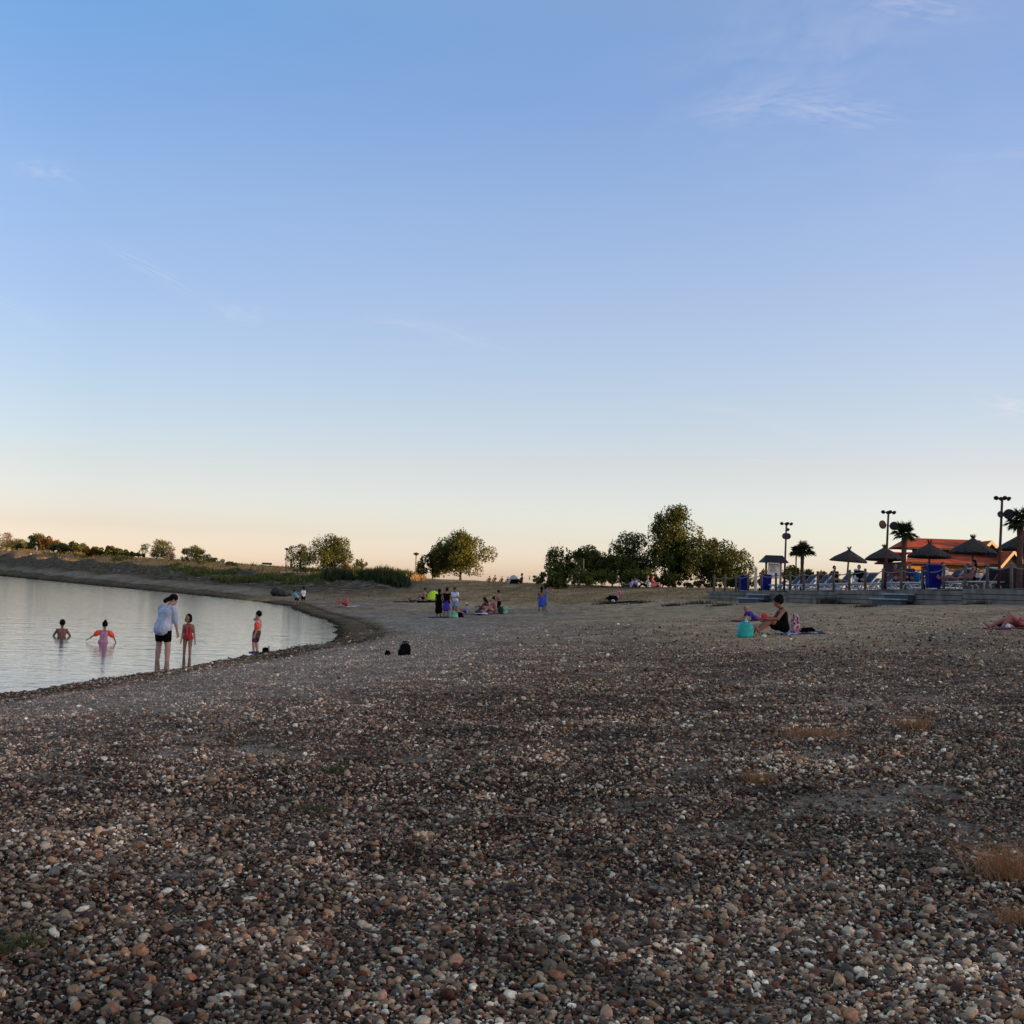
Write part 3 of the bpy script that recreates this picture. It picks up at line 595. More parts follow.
tree_px('tree', 'wide spreading tree at the right end of the dark group', 712, 536, 84, 101, lobes=28, leaf=.18, nleaf=10000, trunk_h=.12, seed=48, shape='bush', material=LEAF)
G2 = 'shrubs under the dark group of trees'
for i, (px, top, w, m_, lb) in enumerate([(552, 570, 26, LEAF, 'low shrub at the foot of the leftmost tree of the dark group'), (578, 566, 34, LEAF, 'low shrub below the red notice in the dark group'), (602, 568, 30, LEAF, 'dark undergrowth shrub left of the two seated people in white'),
        (628, 566, 30, LEAF, 'dark undergrowth shrub behind the seated people on the rise'), (652, 566, 32, LEAF, 'dark undergrowth shrub left of the tall trunk'), (668, 576, 26, LEAF_OLIVE, 'small olive shrub at the foot of the tallest tree'), (699, 580, 28, LEAF_OLIVE, 'low olive green shrub in the light gap under the spreading tree'), (738, 572, 22, LEAF, 'dark shrub behind the left blue bin')]):
    tree_px('shrub', lb, px, top, w * 1.6, 99 + (i % 3), group=G2, lobes=8, leaf=.16, nleaf=1700, trunk_h=.08, seed=60 + i, shape='bush', cat='shrub', material=m_)
G3 = 'distant shrubs behind the wooden terrace'
for i, (px, top, w, m_, lb) in enumerate([(765, 567, 12, LEAF_RUST, 'orange shrub between the blue bins and the notice board'), (791, 563, 20, LEAF_OLIVE, 'yellowish shrub right of the notice board, behind the lamp'), (808, 568, 14, LEAF, 'green shrub behind the foot of the thick palm trunk'), (822, 569, 14, LEAF_RUST, 'reddish shrub behind the terrace between palm and first parasol'), (834, 571, 14, LEAF, 'low dark shrub left of the first straw parasol')]):
    tree_px('shrub', lb, px, top, w, 88 + i, group=G3, lobes=6, leaf=.16, nleaf=900, trunk_h=.1, seed=80 + i, shape='bush', cat='shrub', material=m_)

# ------------------------------------------------------------------ grass, weeds, scrub (stuff)
def blades(name, label, pts, hgt, wid, material, lean=.35, per=1, cat=None):
    n = len(pts); P = np.repeat(pts, per, 0) + 0; n = len(P); hh = (hgt if hasattr(hgt, 'shape') else np.full(len(pts), hgt)); hh = np.repeat(hh, per) * rng.uniform(.5, 1.2, n)
    P[:, :2] += rng.normal(0, .5, (n, 2)) * (wid * 6 + .02)
    a = rng.uniform(0, 6.28, n); ln = rng.normal(0, lean, (n, 2)) * hh[:, None]; w = wid * rng.uniform(.6, 1.3, n)
    side = np.stack([np.cos(a) * w, np.sin(a) * w, a * 0], -1); up = np.stack([ln[:, 0], ln[:, 1], hh], -1)
    b0, b1 = P - side, P + side; m0 = P + up * .55 * np.array([.7, .7, 1]) - side * .7; m1 = m0 + side * 1.4; tp = P + up
    co = np.stack([b0, b1, m1, m0, tp], 1).reshape(-1, 3); me = bpy.data.meshes.new(name); me.vertices.add(len(co)); me.vertices.foreach_set('co', co.ravel())
    base = np.arange(n)[:, None] * 5; lo = np.concatenate([base + [0, 1, 2, 3], base + [3, 2, 4]], 1).ravel().astype(np.int32)
    me.loops.add(len(lo)); me.loops.foreach_set('vertex_index', lo); me.polygons.add(2 * n); st = np.stack([np.arange(n) * 7, np.arange(n) * 7 + 4], 1).ravel().astype(np.int32); me.polygons.foreach_set('loop_start', st); me.update(calc_edges=True)
    at_ = me.attributes.new('tone', 'FLOAT', 'FACE'); at_.data.foreach_set('value', np.repeat(rng.uniform(0, 1, n), 2).astype(np.float32)); me.materials.append(material)
    return link(bpy.data.objects.new(name, me))
def bank_pts(n, px0, px1, s0, s1, clump=.0, seed=1):
    px = rng.uniform(px0, px1, n); s = rng.uniform(s0, s1, n); k = (px - 512) / FPX; Y = (30.4 + s * nrm) / (k + .51); X = k * Y
    if clump > -1: c = vnoise(X / 4, Y / 7, seed) + .5 * vnoise(X / 1.3, Y / 2, seed + 1); keep = c > clump; X, Y = X[keep], Y[keep]
    return np.stack([X, Y, height(X, Y)], -1)
p = bank_pts(52000, -20, 425, 17.5, 38, -.45, 3); tag(blades('dry_grass', '', p, .45, .06, DRY), 'dry golden grass along the crest of the lake bank', 'grass', kind='stuff')
pw = np.vstack([bank_pts(20000, 175, 325, 11, 18.5, .1, 8), bank_pts(9000, 205, 305, 7, 13, .22, 9), bank_pts(3500, -20, 180, 8, 17, .28, 10)])
hw = .3 + .5 * np.clip(vnoise(pw[:, 0] / 3, pw[:, 1] / 4, 15) + .4, 0, 1); tag(blades('scrub', '', pw, hw, .07, WEED, .5), 'low green scrub on the stony slope of the lake bank', 'scrub', kind='stuff')
pr = bank_pts(13000, 328, 411, 14, 20, -.35, 4); hr_ = .55 + 1.0 * (vnoise(pr[:, 0] / 1.0, pr[:, 1] / 1.5, 16) + .3)
tag(blades('tall_weeds', '', pr, hr_, .05, leaf_material('weed_dark', (.012, .02, .006), (.045, .06, .016)), .25), 'dense tall dark weeds at the foot of the bank', 'weeds', kind='stuff')
pc = np.vstack([bank_pts(26000, 60, 420, 21, 30, .16, 44), bank_pts(9000, -20, 120, 22, 32, .05, 45)]); hc = .35 + 1.1 * np.clip(vnoise(pc[:, 0] / 2.5, pc[:, 1] / 4, 46) + .35, 0, 1)
tag(blades('crest_scrub', '', pc, hc, .10, LEAF_OLIVE, .5), 'golden green bushes and weeds along the top of the lake bank', 'scrub', kind='stuff')
# a thin dry turf over the rise
n = 26000; X = rng.uniform(-16, 16, n); Y = rng.uniform(66, 116, n); k = (Y > foot(X) + vnoise(X, Y / 3, 30) * 4) & (vnoise(X / 2, Y / 3, 31) > -.25); X, Y = X[k], Y[k]
tag(blades('short_turf', '', np.stack([X, Y, height(X, Y)], -1), .09, .02, leaf_material('turf', (.09, .065, .035), (.24, .18, .10)), .8), 'short parched grass on the rise behind the beach', 'grass', kind='stuff')
# small tufts on the gravel: each one is a thing
GT = 'dry grass tufts on the gravel'
def tuft(px, py, wpx, hpx, material, label, n=260, group=GT, spread=1.0):
    g0 = gnd(px, py); D = g0.y; w = wpx * D / FPX; h = hpx * D / FPX
    pts = np.stack([rng.normal(0, w * .3, n) * (1 + .5 * rng.uniform(-1, 1, n)), rng.normal(0, w * .3 * spread, n), np.zeros(n)], -1); X = g0.x + pts[:, 0]; Y = g0.y + pts[:, 1]; pts[:, 2] = height(X, Y) - g0.z
    o = blades('grass_tuft', '', pts, h * 1.1, .0013 * max(1, D / 5), material, 1.1); o.location = g0; tag(o, label, 'grass tuft', group)
STRAW = leaf_material('straw', (.18, .075, .03), (.55, .28, .12)); MOSS = leaf_material('moss', (.03, .04, .01), (.09, .10, .03))
tuft(812, 738, 50, 9, STRAW, 'wide flat orange-brown grass tuft right of the middle of the gravel', 520)
tuft(912, 729, 24, 12, STRAW, 'small orange grass tuft right of the wide flat one', 260)
tuft(756, 782, 18, 10, STRAW, 'small round straw-coloured tuft below the wide flat one', 220)
tuft(1010, 876, 58, 30, STRAW, 'large wispy orange tuft at the right edge of the picture', 520)
tuft(1016, 922, 40, 14, STRAW, 'low yellowish tuft below the wispy one at the right edge', 300)
tuft(334, 774, 26, 10, MOSS, 'green tuft in the left middle of the gravel', 200); tuft(312, 812, 26, 8, MOSS, 'flat green tuft just below the other green one', 200)
tuft(14, 950, 50, 16, MOSS, 'green weeds at the lower left edge of the gravel', 260)
GD = 'dark litter and weed patches on the beach'
DEAD = leaf_material('dead_weed', (.03, .022, .012), (.10, .07, .04))
for px, py, w, h, lb in [(606, 604, 22, 4, 'dark weed patch on the slope left of the terrace'), (672, 606, 16, 3, 'thin weed patch left of the terrace end'), (700, 604, 34, 4, 'brown weeds at the left end of the terrace wall'), (722, 606, 26, 3, 'brown weeds below the terrace corner'), (828, 604, 16, 8, 'rusty dry bush against the terrace wall below the first parasol'),
        (985, 604, 26, 4, 'brown weeds against the terrace wall near the right end'), (955, 604, 16, 4, 'dark weed clump against the wall right of the right steps'), (866, 607, 20, 3, 'thin weeds against the wall left of the right steps'), (640, 603, 22, 3, 'faint weed patch right of the person with the black bag')]:
    g0 = gnd(px, py)
    if px > 715: g0.y = min(g0.y, 66.0 - (px - 750) * .08 - .5); g0 = on(px, g0.y)
    w_ = w * g0.y / FPX; n = 260; pts = np.stack([rng.normal(0, w_ * .28, n), rng.normal(0, .25, n), np.zeros(n)], -1); pts[:, 2] = height(g0.x + pts[:, 0], g0.y + pts[:, 1]) - g0.z
    o = blades('weed_patch', '', pts, h * g0.y / FPX, .012, DEAD, .5); o.location = g0; tag(o, lb, 'weeds', GD)
# tide-wrack along the water's edge
n = 5200; i = rng.integers(6, 26, n); t = rng.uniform(0, 1, n); P0 = SH[i]; P1 = SH[i + 1]; B = P0 + (P1 - P0) * t[:, None]; e = P1 - P0; e /= np.linalg.norm(e, axis=1, keepdims=True); nn = np.stack([e[:, 1], -e[:, 0]], -1)
which = rng.uniform(0, 1, n) < .5; off = np.where(which, rng.normal(.18, .08, n), rng.normal(1.5, .16, n) + .3 * vnoise(B[:, 0] * 3, B[:, 1], 3)); B = B + nn * off[:, None]
k = vnoise(B[:, 0] / .4, B[:, 1] / 1.2, 33) > -.12; B = B[k]
tag(blades('wrack', '', np.stack([B[:, 0], B[:, 1], height(B[:, 0], B[:, 1]) - .01], -1), .03, .03, leaf_material('wrack_weed', (.012, .012, .008), (.05, .042, .025)), 1.2), 'dark washed-up weed in two lines along the shore', 'weed', kind='stuff')

# ------------------------------------------------------------------ terrace
TO = Vector((13.1, 66.0, 0)); TU = Vector((5.7, -21.0, 0)).normalized(); TN = Vector((-TU.y, TU.x, 0))   # TN points inland
TANG = math.atan2(TU.y, TU.x)
def ts(px): k = (px - 512) / FPX; return (66 * k - 13.1) / (TU.x - k * TU.y)
def tw(px, w):
    """s on the line parallel to the terrace edge, w metres inland, seen at px"""
    k = (px - 512) / FPX; ox, oy = TO.x + TN.x * w, TO.y + TN.y * w; return (k * oy - ox) / (TU.x - k * TU.y)
def zt(s): return 2.06 + .0161 * s
def tp(s, w, z=0.0): p = TO + TU * s + TN * w; return Vector((p.x, p.y, zt(s) + z))
WOODG = mat('weathered_wood', (.10, .095, .088), .9, nscale=3, col2=(.19, .18, .165), bump=.01, coord='Object', stretch=(1, 1, 12))
CONC = mat('terrace_wall_wood', (.12, .105, .088), .9, nscale=2.2, col2=(.21, .185, .155), bump=.015)
POSTM = mat('post_wood', (.09, .075, .062), .9, nscale=6, col2=(.16, .135, .11), bump=.01)
ROPE = mat('rope', (.24, .20, .15), .95, noise=.3, nscale=40)
WHITE = mat('white_plastic', (.62, .62, .62), .5, spec=.15)
SLING = mat('blue_grey_sling', (.045, .06, .095), .8, noise=.15, nscale=20)
BLUE = mat('blue_bin_plastic', (.004, .008, .15), .5, spec=.15)
DARKM = mat('dark_metal', (.03, .022, .022), .5, metal=.3)
POLE = mat('red_brown_pole', (.09, .028, .024), .6)
THATCH = mat('thatch', (.022, .016, .013), .95, nscale=14, col2=(.062, .047, .038), bump=.03, stretch=(1, 1, .3))
TILE = mat('roof_tile', (.24, .032, .010), .8, nscale=1.6, col2=(.42, .07, .018), bump=.03)
WALLD = mat('dark_boarding', (.028, .022, .022), .85, noise=.3, nscale=4)
CREAM = mat('cream_boards', (.72, .50, .27), .7)
OCHRE = mat('ochre_panel', (.42, .22, .07), .8)
PALE = mat('pale_panel', (.62, .60, .56), .8)
SLATE = mat('slate_roof', (.010, .009, .012), .6, noise=.2, nscale=10)

def rotz(a): return Matrix.Rotation(a, 3, 'Z')
TR = rotz(TANG)
ter = thing('terrace', 'long raised terrace of grey planks at the right, carrying loungers and parasols', 'terrace', tp(0, 0, 0))
def terr_mesh():
    a = MB(); b = MB(); c = MB(); o = ter.location
    seg = 4.8; s = -5.2; k = 0
    while s < 31:
        for r_ in range(3):
            off = 0; p = tp(s + seg / 2 + off, .04 + .004 * ((k * 7 + r_ * 3) % 5), -.10 - r_ * .205) - o
            a.box(p, (seg - .02, .09, .185), TR, .012)
        p = tp(s + seg / 2, .2, -.62) - o; b.box(p, (seg, .16, .95), TR); s += seg; k += 1
    a.build('plank_facing', CONC, ter); b.build('core', WALLD, ter)
    s = -5.4
    while s < 31: p = tp(s, 7.0, .012) - o; c.box(p, (.26, 14.0, .04), TR); s += .28
    c.build('decking', WOODG, ter)
terr_mesh()
def steps(px0, px1, label):
    s0, s1 = ts(px0), ts(px1); w = s1 - s0; t = thing('terrace_steps', label, 'steps', tp((s0 + s1) / 2, 0, 0))
    o = t.location
    for i in range(2):
        s_m = (s0 + s1) / 2 - .28 * (1 - i) * 1.0; z = -.18 - (1 - i) * .22
        p = tp(s_m, -.25 - .3 * (1 - i), z) - o; MB().box(p, (w * (1.0 if i else 1.25), .34, .05), TR, .01).build('tread', mat('worn_step', (.36, .37, .40), .8, noise=.15, nscale=5), t)
        p = tp(s_m, -.2 - .3 * (1 - i), z - .18) - o; MB().box(p, (w * (.9 if i else 1.15), .26, .26), TR).build('riser', mat('step_side', (.06, .08, .10), .8), t)
steps(755, 773, 'two low steps with pale treads below the right one of the two left blue bins')
steps(892, 918, 'two low steps with pale treads left of the lidded blue bin')

def fence():
    f = thing('rope_fence', 'low fence of brown posts joined by slack ropes along the terrace edge', 'fence', tp(0, .15, 0)); o = f.location
    pxs = [716, 727, 738, 750, 763.5, 778, 791.7, 805.5, 820, 835.5, 851, 867, 884, 903, 924.5, 945.5, 966.5, 989, 1013, 1039]
    tops = []
    pm = MB(); pm.lathe([(.062, -.25), (.062, .86), (.05, .9), (.07, .915), (.07, .95), (.045, 1.0)], 10); me = pm.mesh('post', POSTM, True)
    for i, px in enumerate(pxs):
        s = tw(px, .15); p = tp(s, .15, 0) - o; q = link(bpy.data.objects.new('post', me), f); q.location = p; q.rotation_euler = (R(rng.normal(0, 1.0)), R(rng.normal(0, 1.0)), 0); q.scale = (1, 1, .97 + .06 * rng.uniform())
        tops.append(p + Vector((0, 0, .88)))
    for i in range(len(tops) - 1):
        a, b = tops[i], tops[i + 1]; sag = rng.uniform(.07, .16); pts = [a.lerp(b, t) - Vector((0, 0, sag * 4 * t * (1 - t))) for t in [k / 8 for k in range(9)]]
        MB().tube(pts, .022, 6).build('rope', ROPE, f, True)
fence()

# sun loungers: foot towards the beach, backrest raised behind
def make_lounger(label):
    t = thing('sun_lounger', label, 'sun lounger', group='white sun loungers on the terrace')
    fr = MB(); W2 = .34
    for sx in (-1, 1): fr.tube([(sx * W2, 0, .33), (sx * W2, 1.2, .33), (sx * W2, 1.9, .33)], .032, 6)
    for y in (0, .65, 1.25, 1.9): fr.tube([(-W2, y, .33), (W2, y, .33)], .028, 6)
    fr.build('frame', WHITE, t, True)
    for y in (.06, 1.75):
        lg = MB(); pts = [(-W2 * .98, y, 0), (-W2 * .86, y, .16), (-W2 * .45, y, .27), (0, y, .30), (W2 * .45, y, .27), (W2 * .86, y, .16), (W2 * .98, y, 0)]; lg.tube(pts, .034, 6); lg.build('leg_arch', WHITE, t, True)
    MB().box((0, .62, .355), (.62, 1.22, .02), None, .008).build('seat_sling', SLING, t)
    a = R(46)
    m = Matrix.Rotation(a, 3, 'X'); L_ = .74; b = MB()
    b.box(m @ Vector((0, L_ / 2, .015)), (.60, L_, .02), m, .008); b2 = MB()
    for sx in (-1, 1): b2.tube([(sx * .32, 0, 0), m @ Vector((sx * .32, L_, 0))], .026, 6)
    b2.tube([m @ Vector((-.32, L_, 0)), m @ Vector((.32, L_, 0))], .028, 6)
    bk = b.build('backrest', SLING, t); bk.location = (0, 1.25, .36); b2.build('back_frame', WHITE, bk, True); return t
proto = make_lounger('x')
s0 = tw(776, .75); s1 = tw(925, .75); NL = 12
where = ['just right of the post beside the notice board', 'in front of the notice board lamp', 'below the slim palm', 'below the thick palm trunk', 'right of the thick palm', 'left of the first straw parasol', 'under the left brim of the first parasol', 'at the pole of the first parasol', 'between the first two parasols, under the pale towel', 'under the second parasol', 'at the foot of the twin-disc lamp', 'just left of the single palm trunk']
LPOS = []
for i in range(NL):
    s = s0 + (s1 - s0) * i / (NL - 1); o = proto if i == 0 else copy_tree(proto); o.location = tp(s, .62 + .12 * (i % 3), .035); o.rotation_euler = (0, 0, TANG + R(rng.normal(0, 4)))
    o['label'] = 'white sun lounger with blue cover, ' + where[i]; LPOS.append(s)
for px, a, lb in ((954, R(84), 'white sun lounger seen from the side, carrying the lying person'), (976, R(86), 'white sun lounger seen from the side, carrying the seated person at the right')):
    o = copy_tree(proto); o.location = tp(tw(px, 1.0) + (-.6), 1.0, .035); o.rotation_euler = (0, 0, TANG - math.pi / 2 + R(3)); o['label'] = lb
back_lab = ['behind the left blue bins', 'behind the notice board', 'behind the leftmost lamp', 'behind the slim palm', 'behind the thick palm', 'left of the first parasol pole', 'behind the first parasol pole', 'behind the hung pale towel', 'behind the second parasol', 'behind the palm at the roof end', 'behind the bright blue towel']
for i in range(11):
    s = tw(762, 5.6) + (tw(925, 5.6) - tw(762, 5.6)) * i / 10; o = copy_tree(proto); o.location = tp(s, 5.6 + .2 * (i % 2), .035); o.rotation_euler = (0, 0, TANG + R(rng.normal(0, 7))); o['label'] = 'white and blue sun lounger in the rear row, ' + back_lab[i]
def rear_fence():
    t = thing('rear_fence', 'low grey-brown board fence along the back of the terrace', 'fence', tp(12, 13.2, 0), TANG); b = MB(); L_ = 36
    for i in range(4): b.box((-2, 0, .14 + i * .19), (L_, .03, .16), None, .004)
    b.build('boards', mat('rear_boards', (.05, .045, .05), .9, nscale=3, col2=(.11, .09, .08)), t)
    for k in range(13): MB().box((-20 + 3 * k, .07, .42), (.1, .1, .95)).build('post', POSTM, t)
rear_fence()
# towels and small things on the loungers
def slab(name, label, cat, p, size, m, rz=0, tilt=0, group=None):
    o = MB().box((0, 0, 0), size, Euler((tilt, 0, 0)).to_matrix(), min(size) * .3).build(name, m); o.location = p; o.rotation_euler = (0, 0, rz); return tag(o, label, cat, group)
TOWW = mat('towel_white', (.62, .68, .74), .95); TOWB = mat('towel_blue', (.05, .20, .48), .95)
slab('towel', 'pale blue-white towel hung over a lounger back between the first two parasols', 'towel', tp(tw(857, 1.9), 1.93, .78), (.34, .05, .72), TOWW, TANG)
slab('towel', 'bright blue towel over a lounger just left of the lidded blue bin', 'towel', tp(tw(918, 1.9), 1.9, .62), (.5, .06, .5), TOWB, TANG)

# wheelie bins
def bin_(px, w, label, wpx_s=1.0, lid=True, rot=0):
    t = thing('wheelie_bin', label, 'bin', tp(tw(px, w), w, .035), rot, 'blue bins on the terrace')
    b = MB(); vs = []; hw, hd = .29, .34
    for z, f in ((.06, .80), (.95, 1.0)): vs += [(-hw * f, -hd * f, z), (hw * f, -hd * f, z), (hw * f, hd * f, z), (-hw * f, hd * f, z)]
    b.add(vs, [(3, 2, 1, 0), (4, 5, 6, 7), (0, 1, 5, 4), (1, 2, 6, 5), (2, 3, 7, 6), (3, 0, 4, 7)]); b.box((0, 0, .94), (.64, .74, .05), None, .01); b.build('body', BLUE, t)
    l = MB(); l.box((0, 0, .99), (.64, .76, .05), None, .02); l.box((0, -.05, 1.03), (.5, .5, .05), None, .02); l.build('lid', BLUE, t)
    MB().tube([(-.22, .40, .98), (-.22, .46, .98), (.22, .46, .98), (.22, .40, .98)], .018, 6).build('handle', BLUE, t)
    for sx in (-1, 1): MB().tube([(sx * .27, .30, .1), (sx * .33, .30, .1)], .1, 14).build('wheel', DARKM, t)
    t.scale = (wpx_s,) * 3; return t
bin_(746, .7, 'leftmost of the three blue wheelie bins, left of the left steps', .86)
bin_(767.5, .7, 'middle blue wheelie bin, standing at the top of the left steps', .86, rot=R(6))
bin_(935, .45, 'large blue lidded wheelie bin in front of the restaurant, right of the right steps', 1.0, rot=R(-6))

# thatched parasols
def parasol(px, w, R_, H, label, seed, tip=0):
    g = np.random.default_rng(seed); s = tw(px, w); t = thing('straw_parasol', label, 'parasol', tp(s, w, .035), g.uniform(0, 6), 'round straw parasols on the terrace')
    n = 56; c = MB(); prof = [(.05, .50), (.16, .42), (.45, .26), (.75, .10), (1.0, -.05)]; vs = []; fs = []
    ph = g.uniform(0, .03, n)
    for j, (r, z) in enumerate(prof):
        for k in range(n): a = 2 * math.pi * k / n; rr = R_ * r * (1 + (ph[k] - .01) * (j == 4) * 3.0 + .012 * math.sin(8 * a) * r); vs.append((rr * math.cos(a), rr * math.sin(a), H - .62 + z * 1.0 * R_ / .95 - (j == 4) * ph[k] * 3.2 + .012 * math.sin(8 * a + 1) * r))
    m0 = len(prof)
    for j, (r, z) in enumerate(reversed(prof[1:])):
        for k in range(n): a = 2 * math.pi * k / n; rr = R_ * r * .97; vs.append((rr * math.cos(a), rr * math.sin(a), H - .62 + (z - .09) * R_ / .95 - .02))
    tot = m0 + len(prof) - 1
    for j in range(tot - 1):
        for k in range(n): fs.append((j * n + k, (j + 1) * n + k, (j + 1) * n + (k + 1) % n, j * n + (k + 1) % n))
    c.add(vs, fs); c.build('thatch', THATCH, t)
    tu = MB(); zt_ = H - .62 + .48 * R_ / .95
    for k in range(26):
        a = g.uniform(0, 6.28); e = Vector((math.cos(a) * .13 * g.uniform(.3, 1.2), math.sin(a) * .13 * g.uniform(.3, 1.2), zt_ + g.uniform(.08, .2))); tu.tube([(0, 0, zt_ - .05), e], [.02, .008], 4)
    tu.build('top_tuft', THATCH, t)
    t.rotation_euler = (R(g.normal(0, 1.6)), R(g.normal(0, 2.0)), g.uniform(0, 6))
    MB().tube([(0, 0, -.02), (0, 0, H - .2)], [.055, .04], 9).build('pole', POSTM, t, True)
    rb = MB()
    for k in range(8): a = k * math.pi / 4; rb.tube([(.05 * math.cos(a), .05 * math.sin(a), H - .25), (R_ * .9 * math.cos(a), R_ * .9 * math.sin(a), H - .62 - .06)], .015, 5)
    rb.build('ribs', POSTM, t)
parasol(848, 3.0, .93, 2.33, 'leftmost straw parasol, standing clear against the sky', 1)
parasol(886.5, 2.6, .93, 2.28, 'second straw parasol from the left, behind the twin-disc lamp', 2)
parasol(930.5, 2.6, .95, 2.30, 'third straw parasol, above the lidded blue bin', 3)
parasol(974, 2.6, .98, 2.38, 'fourth straw parasol, in front of the middle of the red roof', 4)
parasol(1027, 2.6, 1.0, 2.42, 'straw parasol at the right edge, behind the right palm trunk', 5)

# lamp posts with round discs
def lamp(px, w, H, label, discs, lean, seed=0):
    t = thing('lamp_post', label, 'lamp post', tp(tw(px, w), w, .03)); t.rotation_euler = (0, R(lean), 0)
    MB().tube([(0, 0, 0), (0, 0, H * .5), (0, 0, H)], [.06, .052, .045], 10).build('pole', POLE, t, True)
    MB().lathe([(.16, 0), (.16, .03), (.1, .05)], 12).build('base_plate', DARKM, t)
    arm = MB(); arm.tube([(-.22, 0, H), (.22, 0, H)], .022, 6); arm.tube([(0, -.2, H), (0, .2, H)], .022, 6); arm.build('cross_arm', DARKM, t)
    for dx, dy in ((-.24, -.02), (.24, -.02), (0, -.22), (.05, .22)):
        h = MB(); rm = Euler((R(-55 if dy <= 0 else 55), 0, R(dx * 120))).to_matrix(); h.lathe([(.03, .06), (.07, .03), (.10, -.03), (.095, -.04)], 10, (dx, dy, H + .02), rm); h.build('floodlight', DARKM, t, True)
    for side, zz, rr in discs:
        d = MB(); rm = Euler((R(80), 0, R(-side * 28))).to_matrix(); d.lathe([(.03, -.10), (rr * .6, -.09), (rr * .95, -.03), (rr, .03), (rr * .93, .035), (rr * .5, .01), (.02, .0)], 18, (side * (.09 + rr * .85), -.06, zz), rm); d.build('round_disc', DARKM, t, True)
        MB().tube([(0, 0, zz), (side * .2, -.03, zz)], .02, 6).build('bracket', DARKM, t)
lamp(786, .35, 3.5, 'dark lamp post beside the notice board roof, leftmost on the terrace', [(-.25, 2.85, .17), (.3, 2.85, .17), (.5, 3.2, .08)], 1.0)
lamp(886.8, .5, 3.5, 'lamp post with two round discs side by side, in front of the second parasol', [(-1, 2.93, .2), (1, 2.90, .2)], 1.8)
lamp(1000, .5, 3.52, 'tall red-brown lamp post at the right with one round disc on its right side', [(1, 2.92, .21), (-.3, 2.9, .13)], 2.0)

# palms
def palm(px, w, H, label, R_, trunk_r, seed, lean=0, cat='palm'):
    g = np.random.default_rng(seed); t = thing('palm_tree', label, 'palm', tp(tw(px, w), w, .03))
    tr = MB(); pts = []; rad = []; n = 14
    for i in range(n): f = i / (n - 1); pts.append((lean * H * f * f, 0, H * f)); rad.append(trunk_r * (1.05 - .1 * f + (.16 if i % 2 else 0) + .15 * (f > .75)))
    tr.tube(pts, rad, 10); tr.build('trunk', mat('palm_trunk', (.06, .028, .022), .95, nscale=16, col2=(.13, .06, .045), bump=.03), t)
    top = Vector((lean * H, 0, H)); C_, N_, S_ = [], [], []; st = MB(); v = []; f = []; tone = []
    for k in range(44):
        a = k * 2.4 + g.uniform(-.2, .2); el = R(g.uniform(-38, 78)); d = Vector((math.cos(a) * math.cos(el), math.sin(a) * math.cos(el), math.sin(el))); pl = R_ * g.uniform(.22, .5)
        e = top + d * pl; st.tube([top, e], [.014, .009], 4); side = d.cross(Vector((0, 0, 1))).normalized(); upv = side.cross(d)
        for j in range(13):
            b = R(-96 + 16 * j); dd = (d * math.cos(b) + side * math.sin(b)); ln = R_ * .52 * (1 - .12 * abs(math.sin(b))) * g.uniform(.85, 1.1); wv = dd.cross(upv).normalized() * .022; tipp = e + dd * ln + Vector((0, 0, -ln * g.uniform(.05, .42))); mid = e + dd * ln * .55 + Vector((0, 0, -ln * .04))
            i0 = len(v); v += [e - wv * .4, e + wv * .4, mid + wv, tipp, mid - wv]; f.append((i0, i0 + 1, i0 + 2, i0 + 3, i0 + 4)); tone.append(g.uniform(0, 1) * (.6 if el > 0 else 1))
    st.build('leaf_stalks', PALM, t); me = bpy.data.meshes.new('fronds'); me.from_pydata([tuple(x) for x in v], [], f); a_ = me.attributes.new('tone', 'FLOAT', 'FACE'); a_.data.foreach_set('value', np.array(tone, np.float32)); me.materials.append(PALM)
    link(bpy.data.objects.new('fronds', me), t)
palm(797.5, 4.0, 2.35, 'slim palm with a thin trunk, left of the thick one', .5, .035, 1)
palm(803.5, 1.5, 2.15, 'palm with a thick dark trunk left of the first parasol', .80, .085, 2, .01)
palm(905, .9, 2.55, 'palm with dark red-brown trunk at the left end of the red roof', .74, .10, 3, .01)
palm(1021, 1.0, 2.65, 'palm at the right edge of the picture, behind the rope fence', .72, .10, 4, .01)

# notice board with its own little roof
def board():
    t = thing('notice_board', 'notice board under a dark pitched roof between bin and leftmost lamp', 'notice board', tp(tw(775, 1.6), 1.6, .03), R(8))
    for sx in (-1, 1): MB().box((sx * .42, 0, .85), (.1, .1, 1.7), None, .01).build('post', POSTM, t)
    r = MB(); v = [(-.72, -.42, 1.62), (.72, -.42, 1.62), (.78, 0, 2.0), (-.5, 0, 2.0), (-.72, .42, 1.62), (.72, .42, 1.62)]
    r.add([(-.74, -.45, 1.60), (.74, -.45, 1.60), (.52, 0, 2.02), (-.46, 0, 2.02), (-.74, .45, 1.60), (.74, .45, 1.60)], [(0, 1, 2, 3), (3, 2, 5, 4), (0, 3, 4), (1, 5, 2), (0, 4, 5, 1)]); r.build('roof', SLATE, t)
    MB().box((.02, -.06, 1.15), (.70, .04, .84), None, .01).build('panel', PALE, t)
    p = MB(); p.box((-.06, -.085, 1.26), (.28, .01, .34)); p.build('picture', mat('map_green', (.20, .27, .20), .7, nscale=9, col2=(.55, .60, .52)), t)
board()
slab('banner', 'narrow pale upright banner between the two left blue bins', 'banner', tp(tw(757.5, 2.4), 2.4, .75), (.28, .06, 1.5), mat('banner_cream', (.62, .50, .40), .8), TANG)

